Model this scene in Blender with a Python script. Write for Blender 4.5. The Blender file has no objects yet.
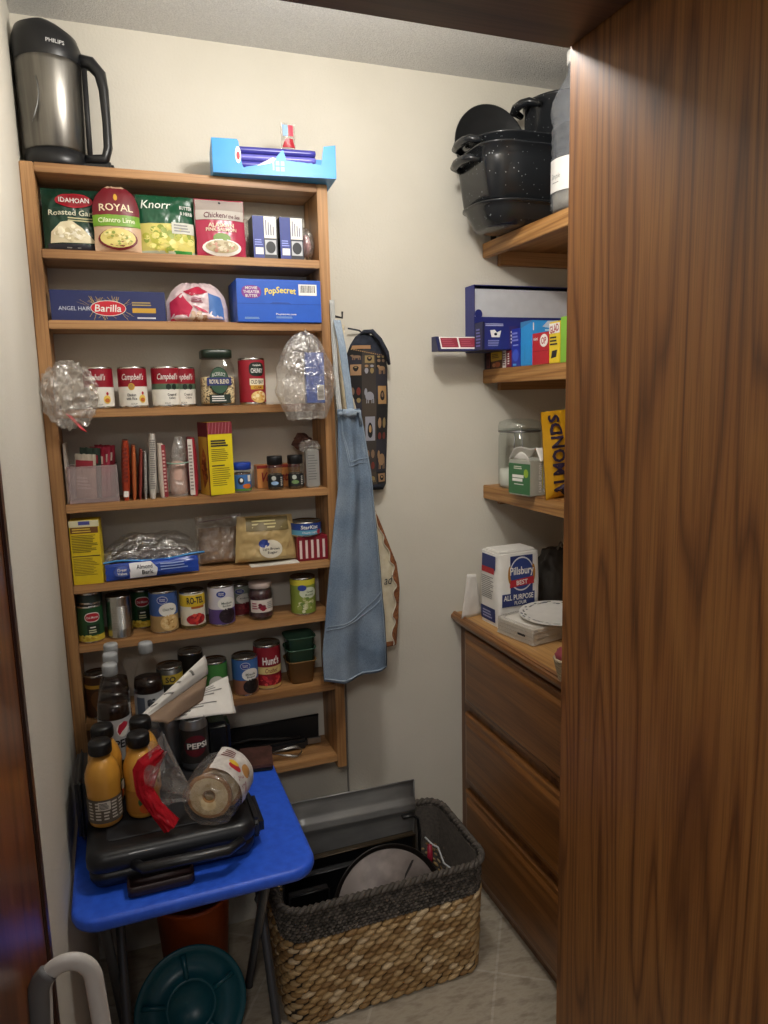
import bpy, bmesh, math, random
from mathutils import Vector, Matrix, noise
random.seed(7)
S = bpy.context.scene
COL = S.collection
R = math.radians
PI = math.pi

# ------------------------------------------------------------------ camera
F_PX, YAW, PITCH, ROLL, EYE = 726.0, R(20.196), R(9.029), R(-1.398), 1.546
fw = Vector((math.sin(YAW)*math.cos(PITCH), math.cos(YAW)*math.cos(PITCH), -math.sin(PITCH)))
rt = Vector((math.cos(YAW), -math.sin(YAW), 0))
up = rt.cross(fw)
rt2 = rt*math.cos(ROLL) + up*math.sin(ROLL)
up2 = rt2.cross(fw)
EYEP = Vector((0, 0, EYE))
cam = bpy.data.objects.new('camera', bpy.data.cameras.new('camera'))
COL.objects.link(cam)
rm = Matrix((rt2, up2, -fw)).transposed().to_4x4()
rm.translation = EYEP
cam.matrix_world = rm
cam.data.sensor_fit = 'VERTICAL'
cam.data.sensor_height = 36
cam.data.lens = F_PX/1024*36
cam.data.clip_start = .02
S.camera = cam

# ------------------------------------------------------------------ light and exposure
S.view_settings.view_transform = 'Standard'
S.view_settings.look = 'None'
S.view_settings.gamma = 1
S.view_settings.use_curve_mapping = False
S.view_settings.exposure = 0.0
w = bpy.data.worlds.new('world'); S.world = w; w.use_nodes = True
w.node_tree.nodes['Background'].inputs[0].default_value = (.80, .86, 1, 1)
w.node_tree.nodes['Background'].inputs[1].default_value = .13
PANTRY_LAMP = (.48, 1.20, 2.345)
PANTRY_W = 18.5
KITCHEN_LAMP = (-.30, -.75, 2.38)
KITCHEN_W = 27

def add_lamp(name, loc, power, size, color):
    l = bpy.data.lights.new(name, 'AREA'); l.shape = 'DISK'; l.size = size; l.energy = power; l.color = color
    o = bpy.data.objects.new(name, l); o.location = loc; COL.objects.link(o); return o

# ------------------------------------------------------------------ pixel to point helpers
def ray(u, v): return fw + rt2*((u-384)/F_PX) - up2*((v-512)/F_PX)
def aty(u, v, y): d = ray(u, v); return EYEP + d*(y/d.y)
def atz(u, v, z): d = ray(u, v); return EYEP + d*((z-EYE)/d.z)
def atx(u, v, x): d = ray(u, v); return EYEP + d*(x/d.x)
def PX(u, v, y): return aty(u, v, y).x
def PZ(u, v, y): return aty(u, v, y).z

# ------------------------------------------------------------------ materials
def lin(h):
    c = [int(h[i:i+2], 16)/255 for i in (0, 2, 4)]
    return tuple(x/12.92 if x <= .04045 else ((x+.055)/1.055)**2.4 for x in c) + (1,)
MC = {}
def newmat(name):
    m = bpy.data.materials.new(name); m.use_nodes = True
    return m, m.node_tree, m.node_tree.nodes, m.node_tree.nodes['Principled BSDF']
def M(hexc, rough=.5, metal=0, spec=.5, coat=0):
    k = (hexc, rough, metal, spec, coat)
    if k in MC: return MC[k]
    m, t, n, b = newmat('m_'+hexc)
    b.inputs['Roughness'].default_value = rough
    b.inputs['Metallic'].default_value = metal
    b.inputs['Specular IOR Level'].default_value = spec
    b.inputs['Coat Weight'].default_value = coat
    tx = n.new('ShaderNodeTexCoord'); nz = n.new('ShaderNodeTexNoise'); nz.inputs['Scale'].default_value = 40
    t.links.new(tx.outputs['Object'], nz.inputs['Vector'])
    mx = n.new('ShaderNodeMix'); mx.data_type = 'RGBA'
    c = lin(hexc)
    mx.inputs[6].default_value = tuple(x*.9 for x in c[:3])+(1,)
    mx.inputs[7].default_value = tuple(min(1, x*1.08) for x in c[:3])+(1,)
    t.links.new(nz.outputs['Fac'], mx.inputs[0]); t.links.new(mx.outputs[2], b.inputs['Base Color'])
    MC[k] = m
    return m
def ramp(n, stops):
    r = n.new('ShaderNodeValToRGB'); e = r.color_ramp.elements
    while len(e) > 1: e.remove(e[0])
    e[0].position = stops[0][0]; e[0].color = stops[0][1]
    for p, c in stops[1:]:
        x = e.new(p); x.color = c
    return r
def wood(name, light, mid, dark, axis='z', scale=1.0, rough=.42, coat=.15, bands=9, off=(0, 0, 0)):
    m, t, n, b = newmat(name)
    tx = n.new('ShaderNodeTexCoord')
    mp = n.new('ShaderNodeMapping'); mp.inputs['Location'].default_value = off
    s = {'x': (.07, 1, 1), 'y': (1, .07, 1), 'z': (1, 1, .07)}[axis]
    mp.inputs['Scale'].default_value = tuple(q*scale for q in s)
    t.links.new(tx.outputs['Object'], mp.inputs[0])
    nz = n.new('ShaderNodeTexNoise'); nz.inputs['Scale'].default_value = 5.0; nz.inputs['Detail'].default_value = 2.5
    nz.inputs['Roughness'].default_value = .45; nz.inputs['Distortion'].default_value = .25
    t.links.new(mp.outputs[0], nz.inputs['Vector'])
    mu = n.new('ShaderNodeMath'); mu.operation = 'MULTIPLY'; mu.inputs[1].default_value = bands
    t.links.new(nz.outputs['Fac'], mu.inputs[0])
    fr = n.new('ShaderNodeMath'); fr.operation = 'FRACT'; t.links.new(mu.outputs[0], fr.inputs[0])
    rp = ramp(n, [(0, lin(dark)), (.18, lin(mid)), (.5, lin(light)), (.82, lin(mid)), (1, lin(dark))])
    t.links.new(fr.outputs[0], rp.inputs[0])
    mp2 = n.new('ShaderNodeMapping')
    s2 = {'x': (4, 220, 220), 'y': (220, 4, 220), 'z': (220, 220, 4)}[axis]
    mp2.inputs['Scale'].default_value = tuple(q*scale for q in s2)
    t.links.new(tx.outputs['Object'], mp2.inputs[0])
    n2 = n.new('ShaderNodeTexNoise'); n2.inputs['Scale'].default_value = 1.0; n2.inputs['Detail'].default_value = 3
    t.links.new(mp2.outputs[0], n2.inputs['Vector'])
    r2 = ramp(n, [(.38, lin(dark)), (.55, (1, 1, 1, 1))])
    t.links.new(n2.outputs['Fac'], r2.inputs[0])
    mx = n.new('ShaderNodeMix'); mx.data_type = 'RGBA'; mx.blend_type = 'MULTIPLY'; mx.inputs[0].default_value = .32
    t.links.new(rp.outputs[0], mx.inputs[6]); t.links.new(r2.outputs[0], mx.inputs[7])
    t.links.new(mx.outputs[2], b.inputs['Base Color'])
    b.inputs['Roughness'].default_value = rough; b.inputs['Coat Weight'].default_value = coat; b.inputs['Coat Roughness'].default_value = .3
    bp = n.new('ShaderNodeBump'); bp.inputs['Strength'].default_value = .08; bp.inputs['Distance'].default_value = .002
    t.links.new(n2.outputs['Fac'], bp.inputs['Height']); t.links.new(bp.outputs[0], b.inputs['Normal'])
    return m
def noisy(name, a, bcol, scale, rough=.6, bump=0, bscale=None, metal=0, lo=.35, hi=.65, stretch=(1, 1, 1), dist=.002):
    m, t, n, b = newmat(name)
    tx = n.new('ShaderNodeTexCoord'); mp = n.new('ShaderNodeMapping'); mp.inputs['Scale'].default_value = stretch
    t.links.new(tx.outputs['Object'], mp.inputs[0])
    nz = n.new('ShaderNodeTexNoise'); nz.inputs['Scale'].default_value = scale; nz.inputs['Detail'].default_value = 4
    t.links.new(mp.outputs[0], nz.inputs['Vector'])
    r = ramp(n, [(lo, lin(a)), (hi, lin(bcol))]); t.links.new(nz.outputs['Fac'], r.inputs[0])
    t.links.new(r.outputs[0], b.inputs['Base Color'])
    b.inputs['Roughness'].default_value = rough; b.inputs['Metallic'].default_value = metal
    if bump:
        n2 = n.new('ShaderNodeTexNoise'); n2.inputs['Scale'].default_value = bscale or scale; n2.inputs['Detail'].default_value = 3
        t.links.new(mp.outputs[0], n2.inputs['Vector'])
        bp = n.new('ShaderNodeBump'); bp.inputs['Strength'].default_value = bump; bp.inputs['Distance'].default_value = dist
        t.links.new(n2.outputs['Fac'], bp.inputs['Height']); t.links.new(bp.outputs[0], b.inputs['Normal'])
    return m
def clear(name, tint='ffffff', haze=.0, rough=.08, ior=1.45, tl=.96, crinkle=0):
    m, t, n, b = newmat(name)
    out = n['Material Output']
    tr = n.new('ShaderNodeBsdfTransparent'); c = lin(tint); tr.inputs[0].default_value = (c[0]*tl, c[1]*tl, c[2]*tl, 1)
    gl = n.new('ShaderNodeBsdfGlossy'); gl.inputs['Roughness'].default_value = rough
    lw = n.new('ShaderNodeLayerWeight'); lw.inputs['Blend'].default_value = .5
    pw = n.new('ShaderNodeMath'); pw.operation = 'POWER'; pw.inputs[1].default_value = 4.0; t.links.new(lw.outputs['Facing'], pw.inputs[0])
    if crinkle:
        tx = n.new('ShaderNodeTexCoord'); nn = n.new('ShaderNodeTexNoise'); nn.inputs['Scale'].default_value = crinkle; nn.inputs['Detail'].default_value = 3; nn.inputs['Distortion'].default_value = 1.2
        t.links.new(tx.outputs['Object'], nn.inputs['Vector']); bp = n.new('ShaderNodeBump'); bp.inputs['Strength'].default_value = 1; bp.inputs['Distance'].default_value = .008
        t.links.new(nn.outputs['Fac'], bp.inputs['Height']); t.links.new(bp.outputs[0], gl.inputs['Normal'])
    fr = n.new('ShaderNodeMath'); fr.operation = 'MULTIPLY_ADD'; fr.inputs[1].default_value = .55; fr.inputs[2].default_value = ((ior-1)/(ior+1))**2; t.links.new(pw.outputs[0], fr.inputs[0])
    mx = n.new('ShaderNodeMixShader'); t.links.new(fr.outputs[0], mx.inputs[0])
    t.links.new(tr.outputs[0], mx.inputs[1]); t.links.new(gl.outputs[0], mx.inputs[2])
    last = mx
    if haze:
        df = n.new('ShaderNodeBsdfDiffuse'); df.inputs[0].default_value = c
        m2 = n.new('ShaderNodeMixShader'); m2.inputs[0].default_value = haze
        t.links.new(mx.outputs[0], m2.inputs[1]); t.links.new(df.outputs[0], m2.inputs[2]); last = m2
    t.links.new(last.outputs[0], out.inputs[0])
    return m

WALL = noisy('wall_paint', 'cfcabd', 'd5d0c4', 3, .85, .25, 160, dist=.003)
CEIL = noisy('popcorn_ceiling', 'd2d1ce', 'e6e5e2', 330, .95, .9, 300, dist=.006)
SHELF = wood('shelf_oak', 'b58a5c', 'a97d4e', '8b6238', 'x', 1.0, .5, .05)
POST = wood('post_oak', 'b58a5c', 'a67a4c', '825c36', 'z', 1.2, .5, .05)
RSHELF = wood('right_shelf_oak', 'b78a54', 'a97a44', '8b5e2e', 'y', 1.0, .5, .05)
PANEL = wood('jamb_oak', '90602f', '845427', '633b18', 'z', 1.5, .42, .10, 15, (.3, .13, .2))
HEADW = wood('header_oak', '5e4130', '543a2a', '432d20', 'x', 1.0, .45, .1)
DRAWER = wood('drawer_oak', '8a5a2c', '805226', '6d431d', 'y', 1.3, .33, .25, 6)
CARC = wood('carcass_oak', '7a4f28', '704520', '573212', 'z', 1.3, .4, .2)
TOPW = wood('worktop_oak', 'bd935c', 'b1854e', '9a6f3d', 'y', 1.0, .5, .05)
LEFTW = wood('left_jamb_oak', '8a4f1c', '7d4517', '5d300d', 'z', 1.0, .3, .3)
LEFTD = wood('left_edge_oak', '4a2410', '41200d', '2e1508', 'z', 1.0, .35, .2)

def floor_mat():
    m, t, n, b = newmat('floor_tile')
    tx = n.new('ShaderNodeTexCoord'); mp = n.new('ShaderNodeMapping'); mp.inputs['Rotation'].default_value = (0, 0, R(33)); mp.inputs['Location'].default_value = (.12, .07, 0)
    t.links.new(tx.outputs['Object'], mp.inputs[0])
    br = n.new('ShaderNodeTexBrick'); br.offset = 0
    br.inputs['Scale'].default_value = 1; br.inputs['Brick Width'].default_value = .305; br.inputs['Row Height'].default_value = .305
    br.inputs['Mortar Size'].default_value = .004; br.inputs['Mortar Smooth'].default_value = .3
    br.inputs['Color1'].default_value = lin('b3a998'); br.inputs['Color2'].default_value = lin('aea391'); br.inputs['Mortar'].default_value = lin('bdb5a6')
    t.links.new(mp.outputs[0], br.inputs[0])
    nz = n.new('ShaderNodeTexNoise'); nz.inputs['Scale'].default_value = 14; nz.inputs['Detail'].default_value = 7; nz.inputs['Roughness'].default_value = .65
    mp2 = n.new('ShaderNodeMapping'); mp2.inputs['Scale'].default_value = (1, 2.6, 1); mp2.inputs['Rotation'].default_value = (0, 0, R(33))
    t.links.new(tx.outputs['Object'], mp2.inputs[0]); t.links.new(mp2.outputs[0], nz.inputs['Vector'])
    r = ramp(n, [(.36, lin('9c9080')), (.52, (1, 1, 1, 1)), (.66, lin('d2cabd'))])
    t.links.new(nz.outputs['Fac'], r.inputs[0])
    mx = n.new('ShaderNodeMix'); mx.data_type = 'RGBA'; mx.blend_type = 'MULTIPLY'; mx.inputs[0].default_value = .5
    t.links.new(br.outputs[0], mx.inputs[6]); t.links.new(r.outputs[0], mx.inputs[7]); t.links.new(mx.outputs[2], b.inputs['Base Color'])
    b.inputs['Roughness'].default_value = .45
    return m
FLOOR = floor_mat()

def enamel_mat():
    m, t, n, b = newmat('speckled_enamel')
    tx = n.new('ShaderNodeTexCoord'); vo = n.new('ShaderNodeTexVoronoi'); vo.inputs['Scale'].default_value = 85
    t.links.new(tx.outputs['Object'], vo.inputs['Vector'])
    n2 = n.new('ShaderNodeTexNoise'); n2.inputs['Scale'].default_value = 22; t.links.new(tx.outputs['Object'], n2.inputs['Vector'])
    mm = n.new('ShaderNodeMath'); mm.operation = 'MULTIPLY'; mm.inputs[1].default_value = .24; t.links.new(n2.outputs['Fac'], mm.inputs[0])
    lt = n.new('ShaderNodeMath'); lt.operation = 'LESS_THAN'
    sb = n.new('ShaderNodeMath'); sb.operation = 'SUBTRACT'; sb.inputs[1].default_value = .02; t.links.new(mm.outputs[0], sb.inputs[0])
    t.links.new(vo.outputs['Distance'], lt.inputs[0]); t.links.new(sb.outputs[0], lt.inputs[1])
    r = ramp(n, [(0, lin('202225')), (1, lin('8d9194'))]); t.links.new(lt.outputs[0], r.inputs[0])
    t.links.new(r.outputs[0], b.inputs['Base Color']); b.inputs['Roughness'].default_value = .22
    return m
ENAMEL = enamel_mat()

def denim_mat(name, base, pale):
    m, t, n, b = newmat(name)
    tx = n.new('ShaderNodeTexCoord')
    nz = n.new('ShaderNodeTexNoise'); nz.inputs['Scale'].default_value = 9; nz.inputs['Detail'].default_value = 6; t.links.new(tx.outputs['Object'], nz.inputs['Vector'])
    r = ramp(n, [(.3, lin(base)), (.72, lin(pale))]); t.links.new(nz.outputs['Fac'], r.inputs[0])
    mp = n.new('ShaderNodeMapping'); mp.inputs['Scale'].default_value = (900, 900, 260); t.links.new(tx.outputs['Object'], mp.inputs[0])
    n2 = n.new('ShaderNodeTexNoise'); n2.inputs['Scale'].default_value = 1; t.links.new(mp.outputs[0], n2.inputs['Vector'])
    r2 = ramp(n, [(.35, (.62, .62, .66, 1)), (.65, (1, 1, 1, 1))]); t.links.new(n2.outputs['Fac'], r2.inputs[0])
    mx = n.new('ShaderNodeMix'); mx.data_type = 'RGBA'; mx.blend_type = 'MULTIPLY'; mx.inputs[0].default_value = .8
    t.links.new(r.outputs[0], mx.inputs[6]); t.links.new(r2.outputs[0], mx.inputs[7]); t.links.new(mx.outputs[2], b.inputs['Base Color'])
    b.inputs['Roughness'].default_value = .9; b.inputs['Specular IOR Level'].default_value = .2
    bp = n.new('ShaderNodeBump'); bp.inputs['Strength'].default_value = .35; bp.inputs['Distance'].default_value = .002
    t.links.new(n2.outputs['Fac'], bp.inputs['Height']); t.links.new(bp.outputs[0], b.inputs['Normal'])
    return m
DENIM = denim_mat('denim', '6a7d92', '8d9cab')
DENIM_SEAM = denim_mat('denim_seam', '8597a9', 'a6b3c0')

STEEL = noisy('brushed_steel', '75726d', '8b8882', 60, .34, .05, 200, 1, stretch=(1, 1, .05))
TIN = M('c9c9c6', .25, 1)
TIND = M('8e8f90', .35, 1)
BLK = M('16171a', .35)
BLKM = M('1b1b1d', .6)
WHT = M('e9e7e2', .55)
FILM = clear('clear_film', 'ffffff', .03, .12, 2.7, .99, 45)
FILM2 = clear('clear_film_hazy', 'fbf9f6', .06, .14, 2.6, .985, 45)
GLASS = clear('jar_glass', 'fbfffd', .015, .03, 1.9, .97)
PET = clear('bottle_plastic', 'ffffff', .0, .05, 1.4, .99)
FROST = clear('frosted_plastic', 'f0e4e4', .2, .3, 1.4)
GREENC = clear('green_clear_plastic', '6f9a80', .3, .1, 1.5)

# ------------------------------------------------------------------ mesh builder
class MB:
    def __init__(s): s.v = []; s.f = []; s.mi = []; s.sm = []; s.mats = []
    def mid(s, m):
        if m not in s.mats: s.mats.append(m)
        return s.mats.index(m)
    def add(s, vs, fs, m, smooth=True, X=None):
        o = len(s.v)
        for p in vs: s.v.append(tuple(X @ Vector(p)) if X else tuple(p))
        if not isinstance(m, list):
            k = s.mid(m); s.mi += [k]*len(fs)
        else: s.mi += [s.mid(q) for q in m]
        for f in fs: s.f.append(tuple(i+o for i in f))
        s.sm += [smooth]*len(fs)
    def box(s, x0, x1, y0, y1, z0, z1, m, bev=.0015, X=None, seg=2):
        bm = bmesh.new(); bmesh.ops.create_cube(bm, size=1)
        for q in bm.verts:
            q.co = Vector(((x0+x1)/2+q.co.x*(x1-x0), (y0+y1)/2+q.co.y*(y1-y0), (z0+z1)/2+q.co.z*(z1-z0)))
        if bev: bmesh.ops.bevel(bm, geom=bm.edges[:], offset=min(bev, .45*min(x1-x0, y1-y0, z1-z0)), segments=seg, affect='EDGES')
        bm.verts.index_update()
        s.add([q.co[:] for q in bm.verts], [[q.index for q in f.verts] for f in bm.faces], m, False, X); bm.free()
    def lathe(s, prof, m, n=28, X=None, sq=None):
        # prof: (r, z[, material]) ; a material on a point paints the band up to it
        vs = []; fs = []; ms = []
        for p in prof:
            for i in range(n):
                a = 2*PI*i/n; r = p[0]
                if sq: r *= 1/(abs(math.cos(a))**sq+abs(math.sin(a))**sq)**(1/sq)
                vs.append((r*math.cos(a), r*math.sin(a), p[1]))
        for k in range(len(prof)-1):
            mm = prof[k+1][2] if len(prof[k+1]) > 2 else m
            for i in range(n):
                j = (i+1) % n; fs.append((k*n+i, k*n+j, (k+1)*n+j, (k+1)*n+i)); ms.append(mm)
        if prof[0][0] > 1e-6: fs.append(tuple(range(n-1, -1, -1))); ms.append(m)
        if prof[-1][0] > 1e-6: fs.append(tuple((len(prof)-1)*n+i for i in range(n))); ms.append(prof[-1][2] if len(prof[-1]) > 2 else m)
        s.add(vs, fs, ms, True, X)
    def tube(s, pts, r, m, n=8, closed=False, flat=1.0, X=None, cap=True):
        P = [Vector(p) for p in pts]; N = len(P); vs = []; fs = []
        t0 = (P[1]-P[0]).normalized(); ref = Vector((0, 0, 1)) if abs(t0.z) < .9 else Vector((1, 0, 0))
        a = t0.cross(ref).normalized()
        for i in range(N):
            t = (P[(i+1) % N]-P[i-1]) if closed else (P[min(i+1, N-1)]-P[max(i-1, 0)])
            t = t.normalized(); a = (a-t*a.dot(t)).normalized(); b = t.cross(a)
            rr = r[i] if isinstance(r, (list, tuple)) else r
            for k in range(n):
                an = 2*PI*k/n; vs.append(P[i]+a*(math.cos(an)*rr)+b*(math.sin(an)*rr*flat))
        for i in range(N if closed else N-1):
            j = (i+1) % N
            for k in range(n):
                q = (k+1) % n; fs.append((i*n+k, i*n+q, j*n+q, j*n+k))
        if not closed and cap: fs.append(tuple(range(n-1, -1, -1))); fs.append(tuple((N-1)*n+k for k in range(n)))
        s.add(vs, fs, m, True, X)
    def patch(s, fn, nu, nv, m, smooth=True, X=None, wrapu=False):
        # fn(u,v) with u,v in 0..1; m a material or m(u,v)
        vs = []; fs = []; ms = []; W = nu if wrapu else nu+1
        for j in range(nv+1):
            for i in range(W): vs.append(tuple(fn(i/nu, j/nv)))
        for j in range(nv):
            for i in range(nu):
                a = j*W+i; b = j*W+(i+1) % W
                fs.append((a, b, b+W, a+W))
                ms.append(m((i+.5)/nu, (j+.5)/nv) if callable(m) else m)
        s.add(vs, fs, ms, smooth, X)
    def blob(s, c, rad, m, amp=.25, freq=2.2, seed=0, sub=4, smooth=True, pw=1.0, X=None):
        bm = bmesh.new(); bmesh.ops.create_icosphere(bm, subdivisions=sub, radius=1)
        for q in bm.verts:
            d = q.co.normalized()
            k = 1+amp*(1-2*abs(noise.noise(d*freq+Vector((seed*3.7, seed*1.3, 0)))))
            k += amp*.5*noise.noise(d*freq*2.7+Vector((seed, 0, 5)))
            q.co = Vector((c[0]+rad[0]*k*math.copysign(abs(d.x)**pw, d.x), c[1]+rad[1]*k*math.copysign(abs(d.y)**pw, d.y), c[2]+rad[2]*k*math.copysign(abs(d.z)**pw, d.z)))
        bm.verts.index_update()
        s.add([q.co[:] for q in bm.verts], [[q.index for q in f.verts] for f in bm.faces], m, smooth, X); bm.free()
    # ---- printed marks laid on a surface through a mapper mp(a, b, lift)
    def rect(s, mp, x0, x1, y0, y1, m, l=.0004, nx=6, ny=3):
        s.patch(lambda u, v: mp(x0+(x1-x0)*u, y0+(y1-y0)*v, l), nx, ny, m)
    def ell(s, mp, cx, cy, rx, ry, m, l=.0006, n=20, rings=3, pw=1):
        vs = [mp(cx, cy, l)]; fs = []
        for k in range(1, rings+1):
            for i in range(n):
                a = 2*PI*i/n; c, d = math.cos(a), math.sin(a)
                vs.append(mp(cx+rx*k/rings*math.copysign(abs(c)**pw, c), cy+ry*k/rings*math.copysign(abs(d)**pw, d), l))
        for i in range(n):
            j = (i+1) % n; fs.append((0, 1+i, 1+j))
            for k in range(rings-1): fs.append((1+k*n+i, 1+(k+1)*n+i, 1+(k+1)*n+j, 1+k*n+j))
        s.add(vs, fs, m)
    def poly(s, mp, pts, m, l=.0005):
        n = len(pts); cx = sum(p[0] for p in pts)/n; cy = sum(p[1] for p in pts)/n
        q = []
        for i in range(n):
            a, b = pts[i], pts[(i+1) % n]
            for t in (0, .25, .5, .75): q.append((a[0]+(b[0]-a[0])*t, a[1]+(b[1]-a[1])*t))
        vs = [mp(cx, cy, l)]; N = len(q)
        for k in (.5, 1):
            vs += [mp(cx+(p[0]-cx)*k, cy+(p[1]-cy)*k, l) for p in q]
        fs = []
        for i in range(N):
            j = (i+1) % N; fs += [(0, 1+i, 1+j), (1+i, 1+N+i, 1+N+j, 1+j)]
        s.add(vs, fs, m)
    def text(s, mp, body, cx, cy, wd, ht, m, l=.0010, bold=.012, shear=0, rot=0, arc=0):
        vs, fs = text_mesh(body, bold)
        x0 = min(p[0] for p in vs); x1 = max(p[0] for p in vs); y0 = min(p[1] for p in vs); y1 = max(p[1] for p in vs)
        sx = wd/(x1-x0); sy = ht/(y1-y0); c, d = math.cos(rot), math.sin(rot); out = []
        for p in vs:
            a = (p[0]-(x0+x1)/2)*sx; b = (p[1]-(y0+y1)/2)*sy
            a += shear*b; b += -arc*(a/(wd/2))**2
            out.append(mp(cx+a*c-b*d, cy+a*d+b*c, l))
        s.add(out, fs, m, False)
    def lines(s, mp, x0, x1, y0, y1, n, m, l=.0008, fill=.5, seed=0):
        rn = random.Random(seed)
        for i in range(n):
            y = y1-(y1-y0)*(i+.5)/n; h = (y1-y0)/n*fill/2; e = x1-(x1-x0)*rn.uniform(0, .3)
            s.rect(mp, x0, e, y-h, y+h, m, l, 2, 1)
    def dots(s, mp, cx, cy, rx, ry, n, r, ms, l=.001, seed=0):
        rn = random.Random(seed)
        for i in range(n):
            a = rn.uniform(0, 2*PI); q = rn.uniform(0, 1)**.5
            s.ell(mp, cx+rx*q*math.cos(a), cy+ry*q*math.sin(a), r*rn.uniform(.7, 1.2), r*rn.uniform(.5, 1), ms[i % len(ms)], l+i*.00001, 8, 1)
    def barcode(s, mp, x0, x1, y0, y1, l=.0006, n=11, vert=False, seed=1):
        s.rect(mp, x0, x1, y0, y1, WHT, l, 2, 2); rn = random.Random(seed)
        for i in range(n):
            t = .08+.84*i/n; e = t+.84/n*rn.uniform(.3, .7)
            if vert: s.rect(mp, x0+(x1-x0)*.1, x1-(x1-x0)*.1, y0+(y1-y0)*t, y0+(y1-y0)*e, BLKM, l+.0003, 1, 1)
            else: s.rect(mp, x0+(x1-x0)*t, x0+(x1-x0)*e, y0+(y1-y0)*.25, y1-(y1-y0)*.1, BLKM, l+.0003, 1, 1)
    def build(s, name, parent=None, loc=None, rot=None, label=None, cat=None, group=None, kind=None, solid=0):
        me = bpy.data.meshes.new(name); me.from_pydata(s.v, [], s.f)
        for m in s.mats: me.materials.append(m)
        me.polygons.foreach_set('material_index', s.mi); me.polygons.foreach_set('use_smooth', s.sm); me.update()
        o = bpy.data.objects.new(name, me); COL.objects.link(o)
        if parent: o.parent = parent
        if loc: o.location = loc
        if rot: o.rotation_euler = rot
        if label: o['label'] = label
        if cat: o['category'] = cat
        if group: o['group'] = group
        if kind: o['kind'] = kind
        if solid:
            sm = o.modifiers.new('thickness', 'SOLIDIFY'); sm.thickness = solid; sm.offset = 0
        return o
TC = {}
def text_mesh(body, bold):
    k = (body, bold)
    if k not in TC:
        cu = bpy.data.curves.new('t', 'FONT'); cu.body = body; cu.offset = bold; cu.resolution_u = 2
        ob = bpy.data.objects.new('t', cu); COL.objects.link(ob)
        me = bpy.data.meshes.new_from_object(ob.evaluated_get(bpy.context.evaluated_depsgraph_get()))
        TC[k] = ([tuple(v.co) for v in me.vertices], [tuple(p.vertices) for p in me.polygons])
        bpy.data.objects.remove(ob); bpy.data.curves.remove(cu); bpy.data.meshes.remove(me)
    return TC[k]
def thing(name, label, cat, loc=(0, 0, 0), rot=(0, 0, 0), group=None):
    o = bpy.data.objects.new(name, None); COL.objects.link(o); o.empty_display_size = .02
    o.location = loc; o.rotation_euler = rot; o['label'] = label; o['category'] = cat
    if group: o['group'] = group
    return o
def struct(name, mb, parent=None):
    return mb.build(name, parent, kind=None if parent else 'structure')
def dup(root, loc, rot, label, group=None):
    r = root.copy(); COL.objects.link(r); r.location = loc; r.rotation_euler = rot; r['label'] = label
    if group: r['group'] = group
    for ch in list(root.children):
        c = ch.copy(); COL.objects.link(c); c.parent = r
        for g in list(ch.children):
            d = g.copy(); COL.objects.link(d); d.parent = c
    return r
def plane(y): return lambda a, b, l: (a, y-l, b)
def leftside(x): return lambda a, b, l: (x-l, -a, b)      # seen from -x, a runs towards the viewer's right
def cyl(r, a0=0, sh=0): return lambda a, b, l: ((r+l)*math.sin(a0+a/r), -(r+l)*math.cos(a0+a/r), b)
def nz(x, y, z=0): return noise.noise(Vector((x, y, z)))
# ================================================================== the setting
YB, XW, XRW, ZC = 2.0, -.1495, 1.41, 2.435
YJ, XJ, XJL, ZH = .981, .6675, -.134, 2.04
def slab(name, *a, m=WALL, bev=0):
    mb = MB(); mb.box(*a, m, bev); return struct(name, mb)
slab('floor', -1.6, 2.2, -2.4, YB+.1, -.05, 0, m=FLOOR)
slab('ceiling', -.3, XRW+.1, .93, YB+.1, ZC, ZC+.05, m=CEIL)
slab('wall_back', XW-.1, XRW+.1, YB, YB+.1, 0, ZC)
slab('wall_left', XW-.1, XW, YJ, YB, 0, ZC)
slab('wall_right', XRW, XRW+.1, YJ, YB, 0, ZC)
slab('wall_front', XJ+.022, XRW+.1, YJ-.1, YJ-.002, 0, ZC)
slab('wall_over_doorway', XW-.1, XJ+.022, YJ-.1, YJ-.002, ZH+.025, ZC)
mb = MB(); mb.box(XJ, XJ+.02, .15, YJ, 0, ZC-.002, PANEL, .002); struct('trim_1', mb)
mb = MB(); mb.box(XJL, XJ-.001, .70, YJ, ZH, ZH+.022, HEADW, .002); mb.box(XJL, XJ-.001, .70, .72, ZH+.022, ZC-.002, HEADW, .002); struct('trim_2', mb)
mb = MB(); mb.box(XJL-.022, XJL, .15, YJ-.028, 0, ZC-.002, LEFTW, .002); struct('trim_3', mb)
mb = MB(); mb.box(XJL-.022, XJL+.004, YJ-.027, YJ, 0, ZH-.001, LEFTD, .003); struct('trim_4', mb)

# the pantry's ceiling lamp, above and out of frame
L = thing('ceiling_lamp', 'round white glass dome lamp on the pantry ceiling, above the frame', 'lamp', (PANTRY_LAMP[0], PANTRY_LAMP[1], ZC))
mb = MB(); mb.lathe([(.0, 0), (.075, 0), (.075, -.012), (.07, -.016), (0, -.016)], WHT); mb.build('base', L)
em = bpy.data.materials.new('lamp_glass'); em.use_nodes = True
eb = em.node_tree.nodes['Principled BSDF']; eb.inputs['Emission Color'].default_value = (1, .93, .82, 1); eb.inputs['Emission Strength'].default_value = 4
mb = MB(); mb.lathe([(.062, -.016), (.075, -.05), (.075, -.085), (.05, -.115), (0, -.125)], em); dome = mb.build('dome', L)
pl = bpy.data.lights.new('pantry_light', 'POINT'); pl.energy = PANTRY_W; pl.color = (1, .965, .915); pl.shadow_soft_size = .05
po = bpy.data.objects.new('pantry_light', pl); po.location = (PANTRY_LAMP[0], PANTRY_LAMP[1], ZC-.20); COL.objects.link(po)
kl = add_lamp('kitchen_light', KITCHEN_LAMP, KITCHEN_W, .6, (1, .945, .88))

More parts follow.
